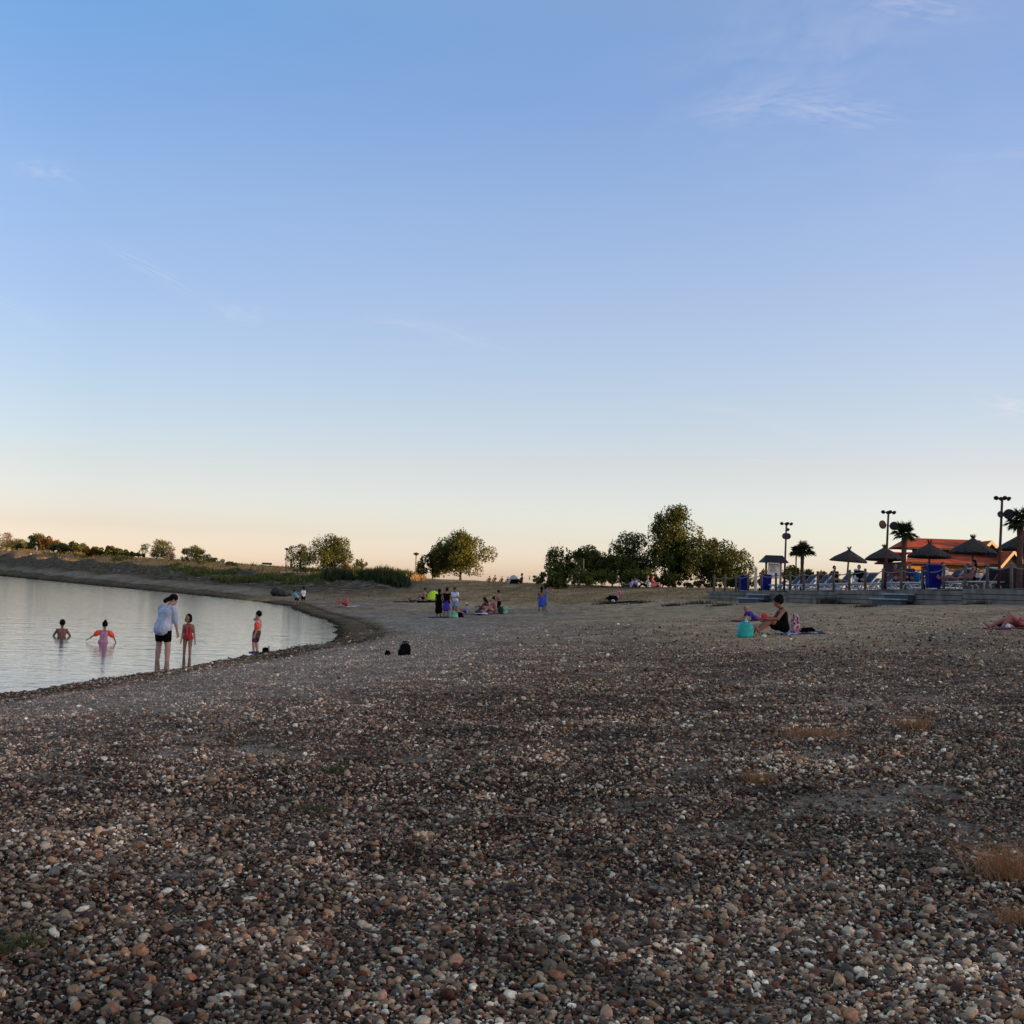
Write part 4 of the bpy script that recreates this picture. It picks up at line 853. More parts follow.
# dark boarded screen and white slats at the right end of the terrace
def screen():
    sA, sB = tw(997, 1.6), tw(1045, 1.6); t = thing('board_screen', 'dark boarded screen behind the rope fence at the right end', 'screen', tp((sA + sB) / 2, 1.6, 0), TANG)
    L_ = sB - sA; b = MB()
    for i in range(5): b.box((0, 0, .12 + i * .175), (L_, .03, .165), None, .005)
    b.build('boards', WALLD, t)
    for x in (-L_ / 2, 0, L_ / 2): MB().box((x, .06, .45), (.09, .09, .95)).build('post', POSTM, t)
    for k, px in enumerate((985.5, 989, 992.5)):
        slab('slat', ('left', 'middle', 'right')[k] + ' one of three upright white slats beside the dark boarded screen', 'slat', tp(tw(px, 1.5), 1.5, .45), (.10, .04, .85), WHITE, TANG, group='white slats by the dark screen')
screen()

# restaurant with red tiled roofs, behind the terrace
def restaurant():
    Y0 = 84.0; px_m = FPX / Y0
    def X(px, y=Y0): return (px - 512) / FPX * y
    x0, x1 = X(907), X(1062); zb = 2.2
    t = thing('restaurant', 'low restaurant with red-orange tiled roofs behind the terrace at the right', 'building', ((x0 + x1) / 2, Y0, zb)); o = t.location
    def Z(py, px=960): return at(px, py, Y0).z - zb
    L_ = x1 - x0; hx = L_ / 2
    MB().box((0, 3.2, Z(563) / 2), (L_ - .6, 5.6, Z(563))).build('wall', WALLD, t)
    def slope(name, xa, xb, ya, za, yb, zb_, hipl=0, hipr=0, th=.09, m=TILE):
        b = MB(); b.add([(xa, ya, za), (xb, ya, za), (xb - hipr, yb, zb_), (xa + hipl, yb, zb_), (xa, ya, za - th), (xb, ya, za - th), (xb - hipr, yb, zb_ - th), (xa + hipl, yb, zb_ - th)],
                        [(0, 1, 2, 3), (7, 6, 5, 4), (0, 4, 5, 1), (3, 2, 6, 7), (0, 3, 7, 4), (1, 5, 6, 2)]); return b.build(name, m, t)
    ze, zm, zu, zr = Z(563), Z(552.5), Z(547.0), Z(538.2)
    slope('roof', -hx - .1, hx + .3, -.5, ze, 2.2, zm, 1.0, 0)             # lower skirt roof
    slope('roof', -hx - .1, -hx + .95, 6.9, ze, 2.2, zm - .02, .0, 0)
    MB().box((.6, 3.6, (zm + zu) / 2 - .1), (L_ - 3.0, 2.7, zu - zm + .35)).build('clerestory', WALLD, t)
    xa, xb = X(915) - o.x, X(1002) - o.x
    slope('roof', xa, xb, 1.7, zu, 3.6, zr, .55, .1); slope('roof', xa, xb, 5.6, zu, 3.62, zr, .55, .1)
    MB().tube([(xa + .5, 3.6, zr + .02), (xb, 3.6, zr + .02)], .07, 6).build('ridge_cap', mat('ridge_tile', (.16, .035, .018), .8), t)
    b = MB(); b.add([(xa, 1.7, zu), (xa + .55, 3.6, zr), (xa, 5.6, zu)], [(0, 1, 2)]); b.build('hip_end', TILE, t)
    MB().box((0, -.52, ze - .1), (L_ + .3, .05, .16)).build('fascia', mat('dark_fascia', (.05, .02, .015), .7), t)
    MB().box((0, 1.68, zu - .09), (xb - xa, .05, .14), None).build('fascia', mat('dark_fascia', (.05, .02, .015), .7), t).location.x = (xa + xb) / 2
    # window bands in the front wall
    for a, c in ((910, 927), (929, 944), (948, 966), (970, 990)):
        xx0, xx1 = X(a) - o.x, X(c) - o.x
        w = MB().box(((xx0 + xx1) / 2, .38, Z(568.5)), (xx1 - xx0, .05, Z(566) - Z(571.3))).build('awning_panel', OCHRE, t)
        MB().box(((xx0 + xx1) / 2, .37, Z(574.5)), (xx1 - xx0, .05, Z(572.2) - Z(577))).build('window', PALE, t)
    # two cross gables with cream barge boards, lit by the low sun
    def gable(pxa, pya, pxl, pyl, pxr, pyr, y, dep):
        ap = Vector((X(pxa, Y0 + y) - o.x, y, at(pxa, pya, Y0 + y).z - zb)); l = Vector((X(pxl, Y0 + y) - o.x, y, at(pxl, pyl, Y0 + y).z - zb)); r = Vector((X(pxr, Y0 + y) - o.x, y, at(pxr, pyr, Y0 + y).z - zb))
        D = Vector((0, dep, 0)); g = MB(); th = Vector((0, 0, .08))
        g.add([l, ap, r, l + D, ap + D, r + D], [(0, 1, 4, 3), (1, 2, 5, 4)]); g.add([l - th, ap - th, r - th, l + D - th, ap + D - th, r + D - th], [(3, 4, 1, 0), (4, 5, 2, 1)]); g.build('gable_roof', TILE, t)
        f = MB(); f.add([l + Vector((.1, .12, -.1)), ap + Vector((0, .12, -.1)), r + Vector((-.1, .12, -.1)), r + Vector((-.1, .12, -1.2)), l + Vector((.1, .12, -1.2))], [(0, 1, 2, 3, 4)]); f.build('gable_wall', WALLD, t)
        for p, q in ((l, ap), (ap, r)):
            b = MB(); hh = Vector((0, 0, -.27)); f_ = Vector((0, -.07, .02)); i = Vector((0, -.02, .02)); b.add([p + f_, q + f_, q + f_ + hh, p + f_ + hh, p + i, q + i, q + i + hh, p + i + hh], [(0, 3, 2, 1), (4, 5, 6, 7), (0, 1, 5, 4), (2, 3, 7, 6), (0, 4, 7, 3), (1, 2, 6, 5)]); b.build('barge_board', CREAM, t)
    gable(993, 540.5, 984, 549.5, 1003, 551, 1.2, 2.5); gable(1015.5, 550.5, 1001.5, 567, 1030, 567, -.9, 3.5)
restaurant()
# white rail far behind the terrace and small pale low wall on the left bank
def lamp_small(px, top, Y, label):
    b = on(px, Y); H = at(px, top, Y).z - b.z; t = thing('street_lamp', label, 'street lamp', b); t.rotation_euler = (0, R(1.0), 0)
    MB().tube([(0, 0, -.2), (0, 0, H)], [.07, .05], 8).build('pole', mat('grey_metal', (.16, .15, .15), .5, metal=.4), t, True)
    hd = MB(); hd.lathe([(.05, -.16), (.16, -.10), (.34, 0), (.30, .06), (.12, .14), (.03, .17)], 14, (0, 0, H)); hd.build('lamp_head', DARKM, t, True)
lamp_small(284.5, 549, bankY(284.5, 20), 'street lamp left of the tree pair on the bank')
lamp_small(414.5, 554, 124, 'street lamp just left of the large lone tree')
def bench(px, Y, label):
    t = thing('bench', label, 'bench', on(px, Y), R(15)); m = mat('bench_wood', (.04, .03, .028), .8)
    MB().box((0, 0, .45), (1.4, .4, .06), None, .01).build('seat', m, t); MB().box((0, .22, .75), (1.4, .05, .3), None, .01).build('backrest', m, t)
    for sx in (-1, 1): MB().box((sx * .55, 0, .22), (.08, .36, .45), None, .01).build('leg', m, t)
bench(266, bankY(266, 21), 'small dark bench on the sunlit bank crest left of the left street lamp')
slab('low_wall', 'low pale wall at the foot of the left tree of the pair', 'wall', on(293, bankY(293, 20.5)) + Vector((0, 0, .25)), (3.6, .3, .6), mat('pale_stone', (.5, .42, .34), .9, noise=.2, nscale=3))
for k, (px, lb) in enumerate([(28.5, 'left one of two tiny white posts on the far bank crest'), (34.5, 'right one of two tiny white posts on the far bank crest')]):
    p = on(px, bankY(px, 19)); o = MB().lathe([(.35, 0), (.35, 1.6), (.2, 1.9)], 8).build('marker_post', WHITE); o.location = p; tag(o, lb, 'post', 'white posts on the bank crest')
# red notice on a pole in front of the trees
def redsign():
    t = thing('lifebuoy_stand', 'red and white lifebuoy hanging on a pale pole before the dark trees', 'lifebuoy stand', on(583, 103)); MB().tube([(0, 0, -.1), (0, 0, 2.35)], .04, 8).build('pole', mat('pale_pole', (.4, .36, .3), .8), t)
    b = MB(); n = 20; pts = [(.0 + .27 * math.cos(2 * math.pi * k / n), -.1, .95 + .27 * math.sin(2 * math.pi * k / n)) for k in range(n + 1)]; b.tube(pts, .09, 8, cap=False); b.build('ring', mat('lifebuoy_red', (.55, .03, .02), .6), t, True)
    MB().box((-.05, -.05, .95), (.5, .03, .66), None, .01).build('backboard', mat('board_red', (.38, .03, .02), .7), t); MB().box((-.22, -.2, 1.0), (.13, .03, .36), None, .01).build('label_plate', WHITE, t)
redsign()

# ------------------------------------------------------------------ people
def skin(name, c): return mat(name, c, .55, noise=.08, nscale=6, spec=.3)
SK_L = skin('skin_light', (.42, .25, .19)); SK_M = skin('skin_tan', (.30, .155, .10)); SK_D = skin('skin_brown', (.17, .085, .055)); SK_W = skin('skin_warm', (.27, .12, .07)); SK_R = skin('skin_reddish', (.36, .13, .10))
HAIR_D = mat('hair_dark', (.007, .005, .004), .8, spec=.08); HAIR_B = mat('hair_brown', (.06, .035, .022), .6); HAIR_F = mat('hair_fair', (.30, .20, .11), .6); EYEM = mat('eye', (.03, .02, .02), .3); LIP = mat('lips', (.28, .09, .08), .5)
def cloth(name, c, **k): return mat(name, c, .9, noise=k.pop('noise', .16), nscale=k.pop('nscale', 9), bump=k.pop('bump', .012), **k)
BLACKC = cloth('cloth_black', (.004, .004, .0045), spec=.05); NAVY = cloth('cloth_navy', (.02, .025, .09)); SHIRT = cloth('shirt_pale_blue', (.42, .45, .53), bump=.01, nscale=7); REDC = cloth('cloth_red', (.40, .03, .03)); WHITEC = cloth('cloth_white', (.62, .62, .66))
CYAN = cloth('cloth_cyan', (.10, .34, .50)); DENIM = cloth('cloth_light_denim', (.22, .32, .50)); BLUEC = cloth('cloth_bright_blue', (.02, .07, .40)); MAROON = cloth('cloth_maroon', (.12, .03, .04)); PINK = cloth('cloth_pink', (.55, .22, .26)); CORAL = cloth('cloth_coral', (.60, .14, .10)); GREYC = cloth('cloth_grey', (.15, .15, .17)); BLUEV = cloth('cloth_violet_blue', (.05, .04, .30))
ORANGE = mat('armband_orange', (.85, .07, .03), .35); YELLOW = mat('waist_yellow', (.65, .60, .10), .8)

def stripes(name, c1, c2, sc):
    if name in MATS: return MATS[name]
    m = mat(name, c1, .9); nt = m.node_tree; N = nt.nodes; L = nt.links; tc = N.new('ShaderNodeTexCoord'); w = N.new('ShaderNodeTexWave'); w.bands_direction = 'Z'; w.inputs['Scale'].default_value = sc; w.inputs['Distortion'].default_value = 1.2; L.new(tc.outputs['Object'], w.inputs['Vector'])
    r = N.new('ShaderNodeValToRGB'); r.color_ramp.elements[0].position = .4; r.color_ramp.elements[1].position = .6; r.color_ramp.elements[0].color = (*c1, 1); r.color_ramp.elements[1].color = (*c2, 1); L.new(w.outputs[0], r.inputs[0]); L.new(r.outputs[0], N['Principled BSDF'].inputs['Base Color']); return m
def spots(name, c1, c2, sc, c3=None):
    if name in MATS: return MATS[name]
    m = mat(name, c1, .9); nt = m.node_tree; N = nt.nodes; L = nt.links; tc = N.new('ShaderNodeTexCoord'); w = N.new('ShaderNodeTexVoronoi'); w.inputs['Scale'].default_value = sc; L.new(tc.outputs['Object'], w.inputs['Vector']); s = N.new('ShaderNodeSeparateColor'); L.new(w.outputs['Color'], s.inputs[0])
    r = N.new('ShaderNodeValToRGB'); r.color_ramp.interpolation = 'CONSTANT'; r.color_ramp.elements[0].color = (*c1, 1); r.color_ramp.elements[1].position = .55; r.color_ramp.elements[1].color = (*c2, 1)
    if c3: e = r.color_ramp.elements.new(.8); e.color = (*c3, 1)
    L.new(s.outputs[0], r.inputs[0]); L.new(r.outputs[0], N['Principled BSDF'].inputs['Base Color']); return m

STAND = dict(torso=(2, 0), legs=((2, 3), (0, 2), (-1, 3), (-3, 2)), arms=((2, 8), (12, 5), (2, 8), (12, 5)), head=(0, 0))
SIT_KNEES = dict(torso=(-8, 0), legs=((118, 6), (42, 4), (112, 9), (48, 6)), arms=((45, 12), (80, 0), (48, 12), (85, 0)), head=(10, 0))
SIT_OUT = dict(torso=(-12, 0), legs=((86, 8), (84, 6), (100, 10), (66, 8)), arms=((-32, 14), (-14, 10), (-32, 14), (-14, 10)), head=(0, 0))
LIE_BACK = dict(torso=(-84, 0), legs=((88, 6), (90, 4), (88, 6), (90, 4)), arms=((88, 18), (90, 10), (88, 18), (90, 10)), head=(-70, 0))
LIE_KNEES = dict(torso=(-82, 0), legs=((130, 6), (40, 4), (135, 8), (45, 6)), arms=((88, 20), (92, 8), (88, 20), (92, 8)), head=(-60, 0))
LIE_FRONT = dict(torso=(72, 0), legs=((-88, 6), (-90, 4), (-88, 6), (-90, 4)), arms=((15, 14), (80, -10), (15, 14), (80, -10)), head=(20, 0))
KNEEL = dict(torso=(12, 0), legs=((20, 6), (-95, 3), (25, 8), (-92, 4)), arms=((30, 12), (60, 5), (35, 12), (65, 0)), head=(20, 0))
def vdir(p, a, side): p, a = R(p), R(a); return Vector((side * math.sin(a), math.cos(a) * math.sin(p), -math.cos(a) * math.cos(p)))

class Fig:
    """joint positions from a pose; the figure faces +Y, its right hand is at +X"""
    def __init__(s, H, pose, build=1.0, child=False):
        s.H = H; k = H / 1.7; s.k = k; s.b = build; s.child = child; hs = 1.1 if not child else 1.3
        s.hk = k * hs * 1.0; P = pose; tpd, trl = P['torso']; up = Vector((math.sin(R(trl)), math.sin(R(tpd)) * math.cos(R(trl)), math.cos(R(tpd)) * math.cos(R(trl)))); rt = Vector((1, 0, 0)); rt = (rt - up * up.dot(rt)).normalized(); fw = up.cross(rt)
        s.up, s.rt, s.fw = up, rt, fw
        lf = 1.0 if not child else .90; tf = 1.0 if not child else .98
        s.pel = Vector((0, 0, 0)); s.wst = s.pel + up * .17 * k * tf; s.chest = s.pel + up * .33 * k * tf; s.neck = s.pel + up * .49 * k * tf
        hp, hy = P['head']; m = Matrix.Rotation(R(-hy), 3, 'Z') @ Matrix.Rotation(R(-hp), 3, 'X'); s.hm = m
        hup = m @ Vector((0, 0, 1)); s.hup = hup; s.headc = s.neck + (up * .055 + hup * .11) * s.hk + (m @ Vector((0, .018, 0))) * s.hk
        s.sh = [s.neck + rt * sd * .178 * k * (build ** .6) * (1 if not child else .92) - up * .045 * k for sd in (-1, 1)]; s.hip = [s.pel + rt * sd * .092 * k for sd in (-1, 1)]
        s.el, s.wr, s.hd, s.hdp = [], [], [], []
        for i, sd in enumerate((-1, 1)):
            a, b = P['arms'][2 * i], P['arms'][2 * i + 1]; e = s.sh[i] + vdir(*a, sd) * .285 * k; fd = vdir(*b, sd); w = e + fd * .25 * k; s.el.append(e); s.wr.append(w); s.hd.append(fd)
        s.kn, s.an, s.toe = [], [], []
        for i, sd in enumerate((-1, 1)):
            a, b = P['legs'][2 * i], P['legs'][2 * i + 1]; q = s.hip[i] + vdir(*a, sd) * .415 * k * lf; sd_ = vdir(*b, sd); an = q + sd_ * .40 * k * lf; s.kn.append(q); s.an.append(an)
            f = Vector((sd * .25, 1, 0)); f = (f - sd_ * f.dot(sd_)); f = f.normalized() if f.length > .3 else Vector((0, -sd_.z, sd_.y)); 
            if abs(b[0]) > 60: f = (f + sd_ * .5).normalized() if b[0] > 0 else (sd_ + f * .1).normalized()
            s.toe.append(an + f * .15 * k)
    def torso(s, m, e=0.0, upto='neck'):
        k = s.k; b = s.b; r = s.rt
        m.cap(s.hip[0] - s.up * .0, .098 * k * b + e, s.hip[1], .098 * k * b + e)
        for sd in (-1, 1):
            m.cap(s.pel + r * sd * .05 * k, .100 * k * b + e, s.wst + r * sd * .045 * k * b, .088 * k * b + e)
            m.cap(s.wst + r * sd * .045 * k * b, .088 * k * b + e, s.chest + r * sd * .07 * k, .100 * k * b + e)
            m.cap(s.chest + r * sd * .07 * k, .100 * k * b + e, s.chest.lerp(s.neck, .55) + r * sd * .08 * k, .072 * k + e)
            m.cap(s.neck - s.up * .05 * k, .050 * k + e, s.sh[0 if sd < 0 else 1], .050 * k + e)
        m.cap(s.pel, .1 * k * b + e, s.chest, .1 * k * b + e)
    def arm(s, m, i, e=0.0, frac=1.0, frac2=0.0, r=1.0):
        k = s.k; b = s.b ** .5; p = s.sh[i].lerp(s.el[i], frac); m.cap(s.sh[i], .052 * k * b * r + e, p, (.052 - .012 * frac) * k * b * r + e)
        if frac2: m.cap(s.el[i], .039 * k * b * r + e, s.el[i].lerp(s.wr[i], frac2), (.039 - .013 * frac2) * k * b * r + e)
    def leg(s, m, i, e=0.0, frac=1.0, frac2=0.0):
        k = s.k; b = s.b; p = s.hip[i].lerp(s.kn[i], frac); m.cap(s.hip[i], .090 * k * b + e, p, (.090 - .034 * frac) * k * b + e)
        if frac2:
            q = s.kn[i].lerp(s.an[i], .32); m.cap(s.kn[i], .054 * k * b + e, q, .056 * k * b + e); m.cap(q, .056 * k * b + e, s.kn[i].lerp(s.an[i], frac2), (.036) * k * b + e)
    def hand(s, m, i, minr):
        k = s.k * (1.0 if not s.child else 1.05); d = s.hd[i].normalized(); fwd = Vector((0, 1, 0)); u = fwd - d * d.dot(fwd); u = u.normalized() if u.length > .2 else Vector((0, 0, 1)); side = d.cross(u); inw = side * (1 if i == 0 else -1)
        if (inw.x > 0) != (i == 0): inw = -inw
        w = s.wr[i]; pc = w + d * .085 * k; m.cap(w, .024 * k, pc, .030 * k, flat=(inw, .5)); m.cap(w + u * .012 * k, .020 * k, pc + u * .018 * k, .02 * k); m.cap(w - u * .012 * k, .020 * k, pc - u * .018 * k, .02 * k)
        fr = max(.0085 * k, minr)
        for j, (o, ln) in enumerate(((.030, .068), (.010, .078), (-.010, .073), (-.030, .056))):
            b0 = pc + u * o * k * 1.15; b1 = b0 + (d * .92 + inw * .35 + u * o * 4) * ln * .55 * k; b2 = b1 + (d * .65 + inw * .75) * ln * .5 * k; m.cap(b0, fr, b1, fr * .95, 6); m.cap(b1, fr * .95, b2, fr * .8, 6)
        t0 = w + d * .025 * k + u * .022 * k; t1 = t0 + (d * .6 + u * .75 + inw * .2) * .045 * k; t2 = t1 + (d * .9 + u * .25 + inw * .3) * .035 * k; m.cap(t0, fr * 1.2, t1, fr * 1.05, 6); m.cap(t1, fr * 1.05, t2, fr * .85, 6)
    def body(s, m, minr):
        k = s.k; s.torso(m); hk = s.hk; hm = s.hm
        m.cap(s.neck - s.up * .02 * k, .052 * k, s.headc - s.hup * .05 * hk, .05 * k * (1 if not s.child else 1.05))
        m.ell(s.headc + hm @ Vector((0, -.008, .022)) * hk, (.078 * hk, .096 * hk, .098 * hk), hm); m.ell(s.headc + hm @ Vector((0, .022, -.045)) * hk, (.058 * hk, .066 * hk, .072 * hk), hm)
        m.cap(s.headc + hm @ Vector((0, .082, .008)) * hk, .009 * hk, s.headc + hm @ Vector((0, .104, -.026)) * hk, .015 * hk, 6); m.cap(s.headc + hm @ Vector((-.012, .080, -.092)) * hk, .018 * hk, s.headc + hm @ Vector((.012, .080, -.092)) * hk, .018 * hk, 6)
        for sd in (-1, 1): m.ell(s.headc + hm @ Vector((sd * .078, -.005, -.008)) * hk, (.012 * hk, .02 * hk, .03 * hk), hm, 8, 6)
        for i in (0, 1):
            s.arm(m, i, 0, 1, 1); s.hand(m, i, minr); s.leg(m, i, 0, 1, 1)
            hl = s.an[i] - (s.toe[i] - s.an[i]).normalized() * .035 * k; m.cap(s.an[i], .038 * k, hl, .034 * k); m.cap(hl, .032 * k, s.an[i].lerp(s.toe[i], .7), .034 * k); m.cap(s.an[i], .036 * k, s.an[i].lerp(s.toe[i], .6), .034 * k); m.cap(s.an[i].lerp(s.toe[i], .6), .035 * k, s.toe[i], .022 * k)

def person(label, loc, yaw, H, pose, skin_m, hair=(None, 'short'), clothes=(), vox=.012, sink=0.0, build=1.0, child=False, group=None, shoes=None, rz_deg=True, cat='person', lift=None):
    f = Fig(H, pose, build, child); m = MB(); f.body(m, vox * .75)
    zmin = min(v[2] for v in m.v); t = thing('person', label, cat, (loc[0], loc[1], loc[2]), R(yaw), group)
    off = Vector((0, 0, -zmin - sink + (lift or 0)))
    def out(mb, name, mt, vx=None, it=3):
        mb.v = [(v[0] + off.x, v[1] + off.y, v[2] + off.z) for v in mb.v]; return mb.remesh(name, mt, t, vx or vox, it)
    out(m, 'body', skin_m, it=2)
    hk, hm = f.hk, f.hm
    if hair[0]:
        h = MB(); st = hair[1]; h.ell(f.headc + hm @ Vector((0, -.022, .034)) * hk, (.088 * hk, .100 * hk, .100 * hk), hm)
        if st in ('long', 'bob'): h.ell(f.headc + hm @ Vector((0, -.045, -.03)) * hk, (.09 * hk, .066 * hk, (.10 if st == 'bob' else .12) * hk), hm)
        if st == 'bob':
            for sd in (-1, 1): h.ell(f.headc + hm @ Vector((sd * .076, -.002, -.035)) * hk, (.022 * hk, .05 * hk, .08 * hk), hm)
        if st == 'long': h.cap(f.headc + hm @ Vector((0, -.07, -.06)) * hk, .06 * hk, f.headc + hm @ Vector((0, -.09, -.22)) * hk, .045 * hk)
        if st == 'curly': h.ell(f.headc + hm @ Vector((0, -.05, .03)) * hk, (.105 * hk, .12 * hk, .115 * hk), hm); h.ell(f.headc + hm @ Vector((0, -.12, .07)) * hk, (.07 * hk,) * 3)
        if st == 'bun': h.ell(f.headc + hm @ Vector((0, -.075, .12)) * hk, (.048 * hk,) * 3)
        if st == 'lowbun': h.cap(f.headc + hm @ Vector((0, -.09, -.03)) * hk, .045 * hk, f.headc + hm @ Vector((0, -.115, -.11)) * hk, .05 * hk)
        out(h, 'hair', hair[0])
    if vox <= .016:
        for sd in (-1, 1):
            e = MB(); e.ell(f.headc + hm @ Vector((sd * .031, .082, .012)) * hk, (.013 * hk, .009 * hk, .008 * hk), hm, 8, 6); e.v = [(v[0], v[1], v[2] + off.z) for v in e.v]; e.build('eye', EYEM, t, True)
        e = MB(); e.ell(f.headc + hm @ Vector((0, .088, -.055)) * hk, (.024 * hk, .008 * hk, .007 * hk), hm, 8, 6); e.v = [(v[0], v[1], v[2] + off.z) for v in e.v]; e.build('mouth', LIP, t, True)
    for c in clothes:
        kd, mt = c[0], c[1]; g = MB(); k = f.k; e = .016 * max(k, .6)
        if kd in ('shirt', 'tshirt', 'top', 'loose'):
            ee = e * (1.5 if kd == 'loose' else 1); f.torso(g, ee)
            if kd == 'loose':
                for sd in (-1, 1): g.cap(f.wst + f.rt * sd * .06 * k, .095 * k * f.b + ee, f.pel - f.up * .06 * k + f.rt * sd * .07 * k - f.fw * .015, .105 * k * f.b + ee)
            if kd != 'top':
                for i in (0, 1): f.arm(g, i, ee * .9, 1 if kd == 'loose' else .62, .12 if kd == 'loose' else 0)
            nm = 'shirt'
        elif kd in ('shorts', 'trunks', 'trousers'):
            g.cap(f.hip[0], .098 * k * f.b + e, f.hip[1], .098 * k * f.b + e); g.cap(f.pel + f.rt * -.05 * k, .1 * k * f.b + e, f.pel + f.up * .08 * k + f.rt * -.045 * k, .092 * k * f.b + e); g.cap(f.pel + f.rt * .05 * k, .1 * k * f.b + e, f.pel + f.up * .08 * k + f.rt * .045 * k, .092 * k * f.b + e)
            for i in (0, 1): f.leg(g, i, e * 1.1, 1 if kd == 'trousers' else (c[2] if len(c) > 2 else .5), .9 if kd == 'trousers' else 0)
            nm = kd
        elif kd == 'swimsuit':
            ee = e * .6
            for sd in (-1, 1): g.cap(f.pel + f.rt * sd * .05 * k, .102 * k * f.b + ee, f.wst + f.rt * sd * .045 * k * f.b, .09 * k * f.b + ee); g.cap(f.wst + f.rt * sd * .045 * k * f.b, .09 * k * f.b + ee, f.chest + f.rt * sd * .065 * k, .10 * k * f.b + ee); g.cap(f.chest + f.rt * sd * .07 * k, .07 * k, f.neck - f.up * .03 * k + f.rt * sd * .07 * k, .058 * k)
            g.cap(f.hip[0], .096 * k * f.b + ee, f.hip[1], .096 * k * f.b + ee); nm = 'swimsuit'
        elif kd == 'dress':
            f.torso(g, e)
            bot = (f.kn[0] + f.kn[1]) / 2; bot = f.pel.lerp(bot, c[2] if len(c) > 2 else .8)
            for sd in (-1, 1): g.cap(f.pel + f.rt * sd * .05 * k, .105 * k * f.b + e, bot + f.rt * sd * .08 * k, .12 * k * f.b + e)
            nm = 'dress'
        elif kd == 'skirt':
            bot = f.pel.lerp((f.kn[0] + f.kn[1]) / 2, c[2] if len(c) > 2 else .8)
            for sd in (-1, 1): g.cap(f.pel + f.up * .06 * k + f.rt * sd * .05 * k, .10 * k * f.b + e, bot + f.rt * sd * .07 * k, .12 * k * f.b + e)
            nm = 'skirt'
        elif kd == 'bikini':
            g.cap(f.chest - f.rt * .07 * k + f.up * .02 * k, .103 * k * f.b + e * .5, f.chest + f.rt * .07 * k + f.up * .02 * k, .103 * k * f.b + e * .5); out(g, 'bikini_top', mt); g = MB(); g.cap(f.hip[0], .098 * k * f.b + e * .6, f.hip[1], .098 * k * f.b + e * .6); nm = 'bikini_bottom'
        elif kd == 'armbands':
            for i in (0, 1):
                if len(c) > 2 and i not in c[2]: continue
                a = MB(); d = (f.el[i] - f.sh[i]).normalized(); p0 = f.sh[i].lerp(f.el[i], .34); p1 = f.sh[i].lerp(f.el[i], .72); a.cap(p0, .108 * k, p1, .10 * k, 12); q = d.orthogonal().normalized(); a.cap(p0.lerp(p1, .5) + q * .03 * k, .08 * k, p0.lerp(p1, .5) - q * .03 * k, .08 * k); out(a, 'armband', mt)
            continue
        elif kd == 'waistband':
            g.cap(f.pel + f.up * .085 * k - f.rt * .045 * k, .105 * k * f.b + e, f.pel + f.up * .095 * k + f.rt * .045 * k, .105 * k * f.b + e)
            g2 = MB(); n = 18; pts = [f.pel + f.up * .115 * k + f.rt * math.cos(a) * (.15 * k) * f.b + f.fw * math.sin(a) * (.112 * k) * f.b for a in [2 * math.pi * j / n for j in range(n + 1)]]; g2.tube(pts, .016 * k, 6, False); out(g2, 'waistband', mt, .008); continue
        elif kd == 'hat':
            g.ell(f.headc + hm @ Vector((0, -.01, .075)) * hk, (.098 * hk, .11 * hk, .065 * hk), hm); g.ell(f.headc + hm @ Vector((0, .04, .055)) * hk, (.10 * hk, .13 * hk, .018 * hk), hm); nm = 'sun_hat'
        elif kd == 'sandals':
            for i in (0, 1):
                a = MB(); dn = Vector((0, 0, -.012)); hl = f.an[i] - (f.toe[i] - f.an[i]).normalized() * .04 * k; a.cap(hl + dn, .044 * k, f.toe[i] + dn, .04 * k, 10); out(a, 'sandal', mt, .008)
            continue
        out(g, nm, mt)
    return t
def sitm(base, **k): d = dict(base); d.update(k); return d
def faces(px_dir): return px_dir
AWAY, CAMW, RIGHT, LEFT = 0, 180, -90, 90

# bathers and shore
p = gnd(163, 663.5); p.z = 0
person('adult in loose pale blue shirt and black shorts standing in the shallows', (at(161.5, 663, 26.9).x, 26.9, 0), -28, 1.66,
       dict(torso=(12, 3), legs=((3, 5), (-2, 3), (2, 8), (-4, 4)), arms=((6, 9), (20, 4), (4, 7), (16, 2)), head=(38, 34)), SK_L, (HAIR_D, 'lowbun'), [('loose', SHIRT), ('shorts', BLACKC, .66)], .010, .10, 1.2)
person('girl in a red swimsuit with dark bobbed hair standing in the shallows beside the adult', (at(187, 659, 28.6).x, 28.6, 0), 172, 1.13,
       dict(torso=(0, 0), legs=((5, 2), (-2, 0), (-3, 5), (-6, 3)), arms=((-4, 10), (12, 14), (4, 6), (16, 4)), head=(4, 12)), SK_M, (HAIR_D, 'bob'), [('swimsuit', REDC)], .009, .08, 1.02, True)
person('small boy with orange armband and dark patterned trunks standing at the water edge', gnd(256, 652.5) + Vector((0, 0, -.01)), 78, 1.13,
       dict(torso=(-7, 0), legs=((10, 3), (-4, 2), (8, 5), (-7, 2)), arms=((-8, 10), (16, 4), (104, 4), (238, -22)), head=(8, 14)), SK_L, (HAIR_D, 'short'), [('trunks', spots('trunks_print', (.015, .02, .05), (.20, .03, .05), 14, (.05, .08, .03)), .82), ('waistband', YELLOW), ('armbands', ORANGE, (0,)), ('sandals', cloth('sandal_navy', (.02, .035, .12)))], .009, 0, 1.16, True)
person('boy with bare back wading waist-deep, the bather farthest left', (at(61.5, 637, 35.6).x, 35.6, 0), 12, 1.25,
       dict(torso=(4, 0), legs=((4, 6), (0, 3), (0, 6), (0, 3)), arms=((6, 30), (24, 8), (8, 30), (26, 6)), head=(8, -6)), SK_D, (HAIR_D, 'short'), [('trunks', NAVY, .5)], .011, .70, 1.12, True)
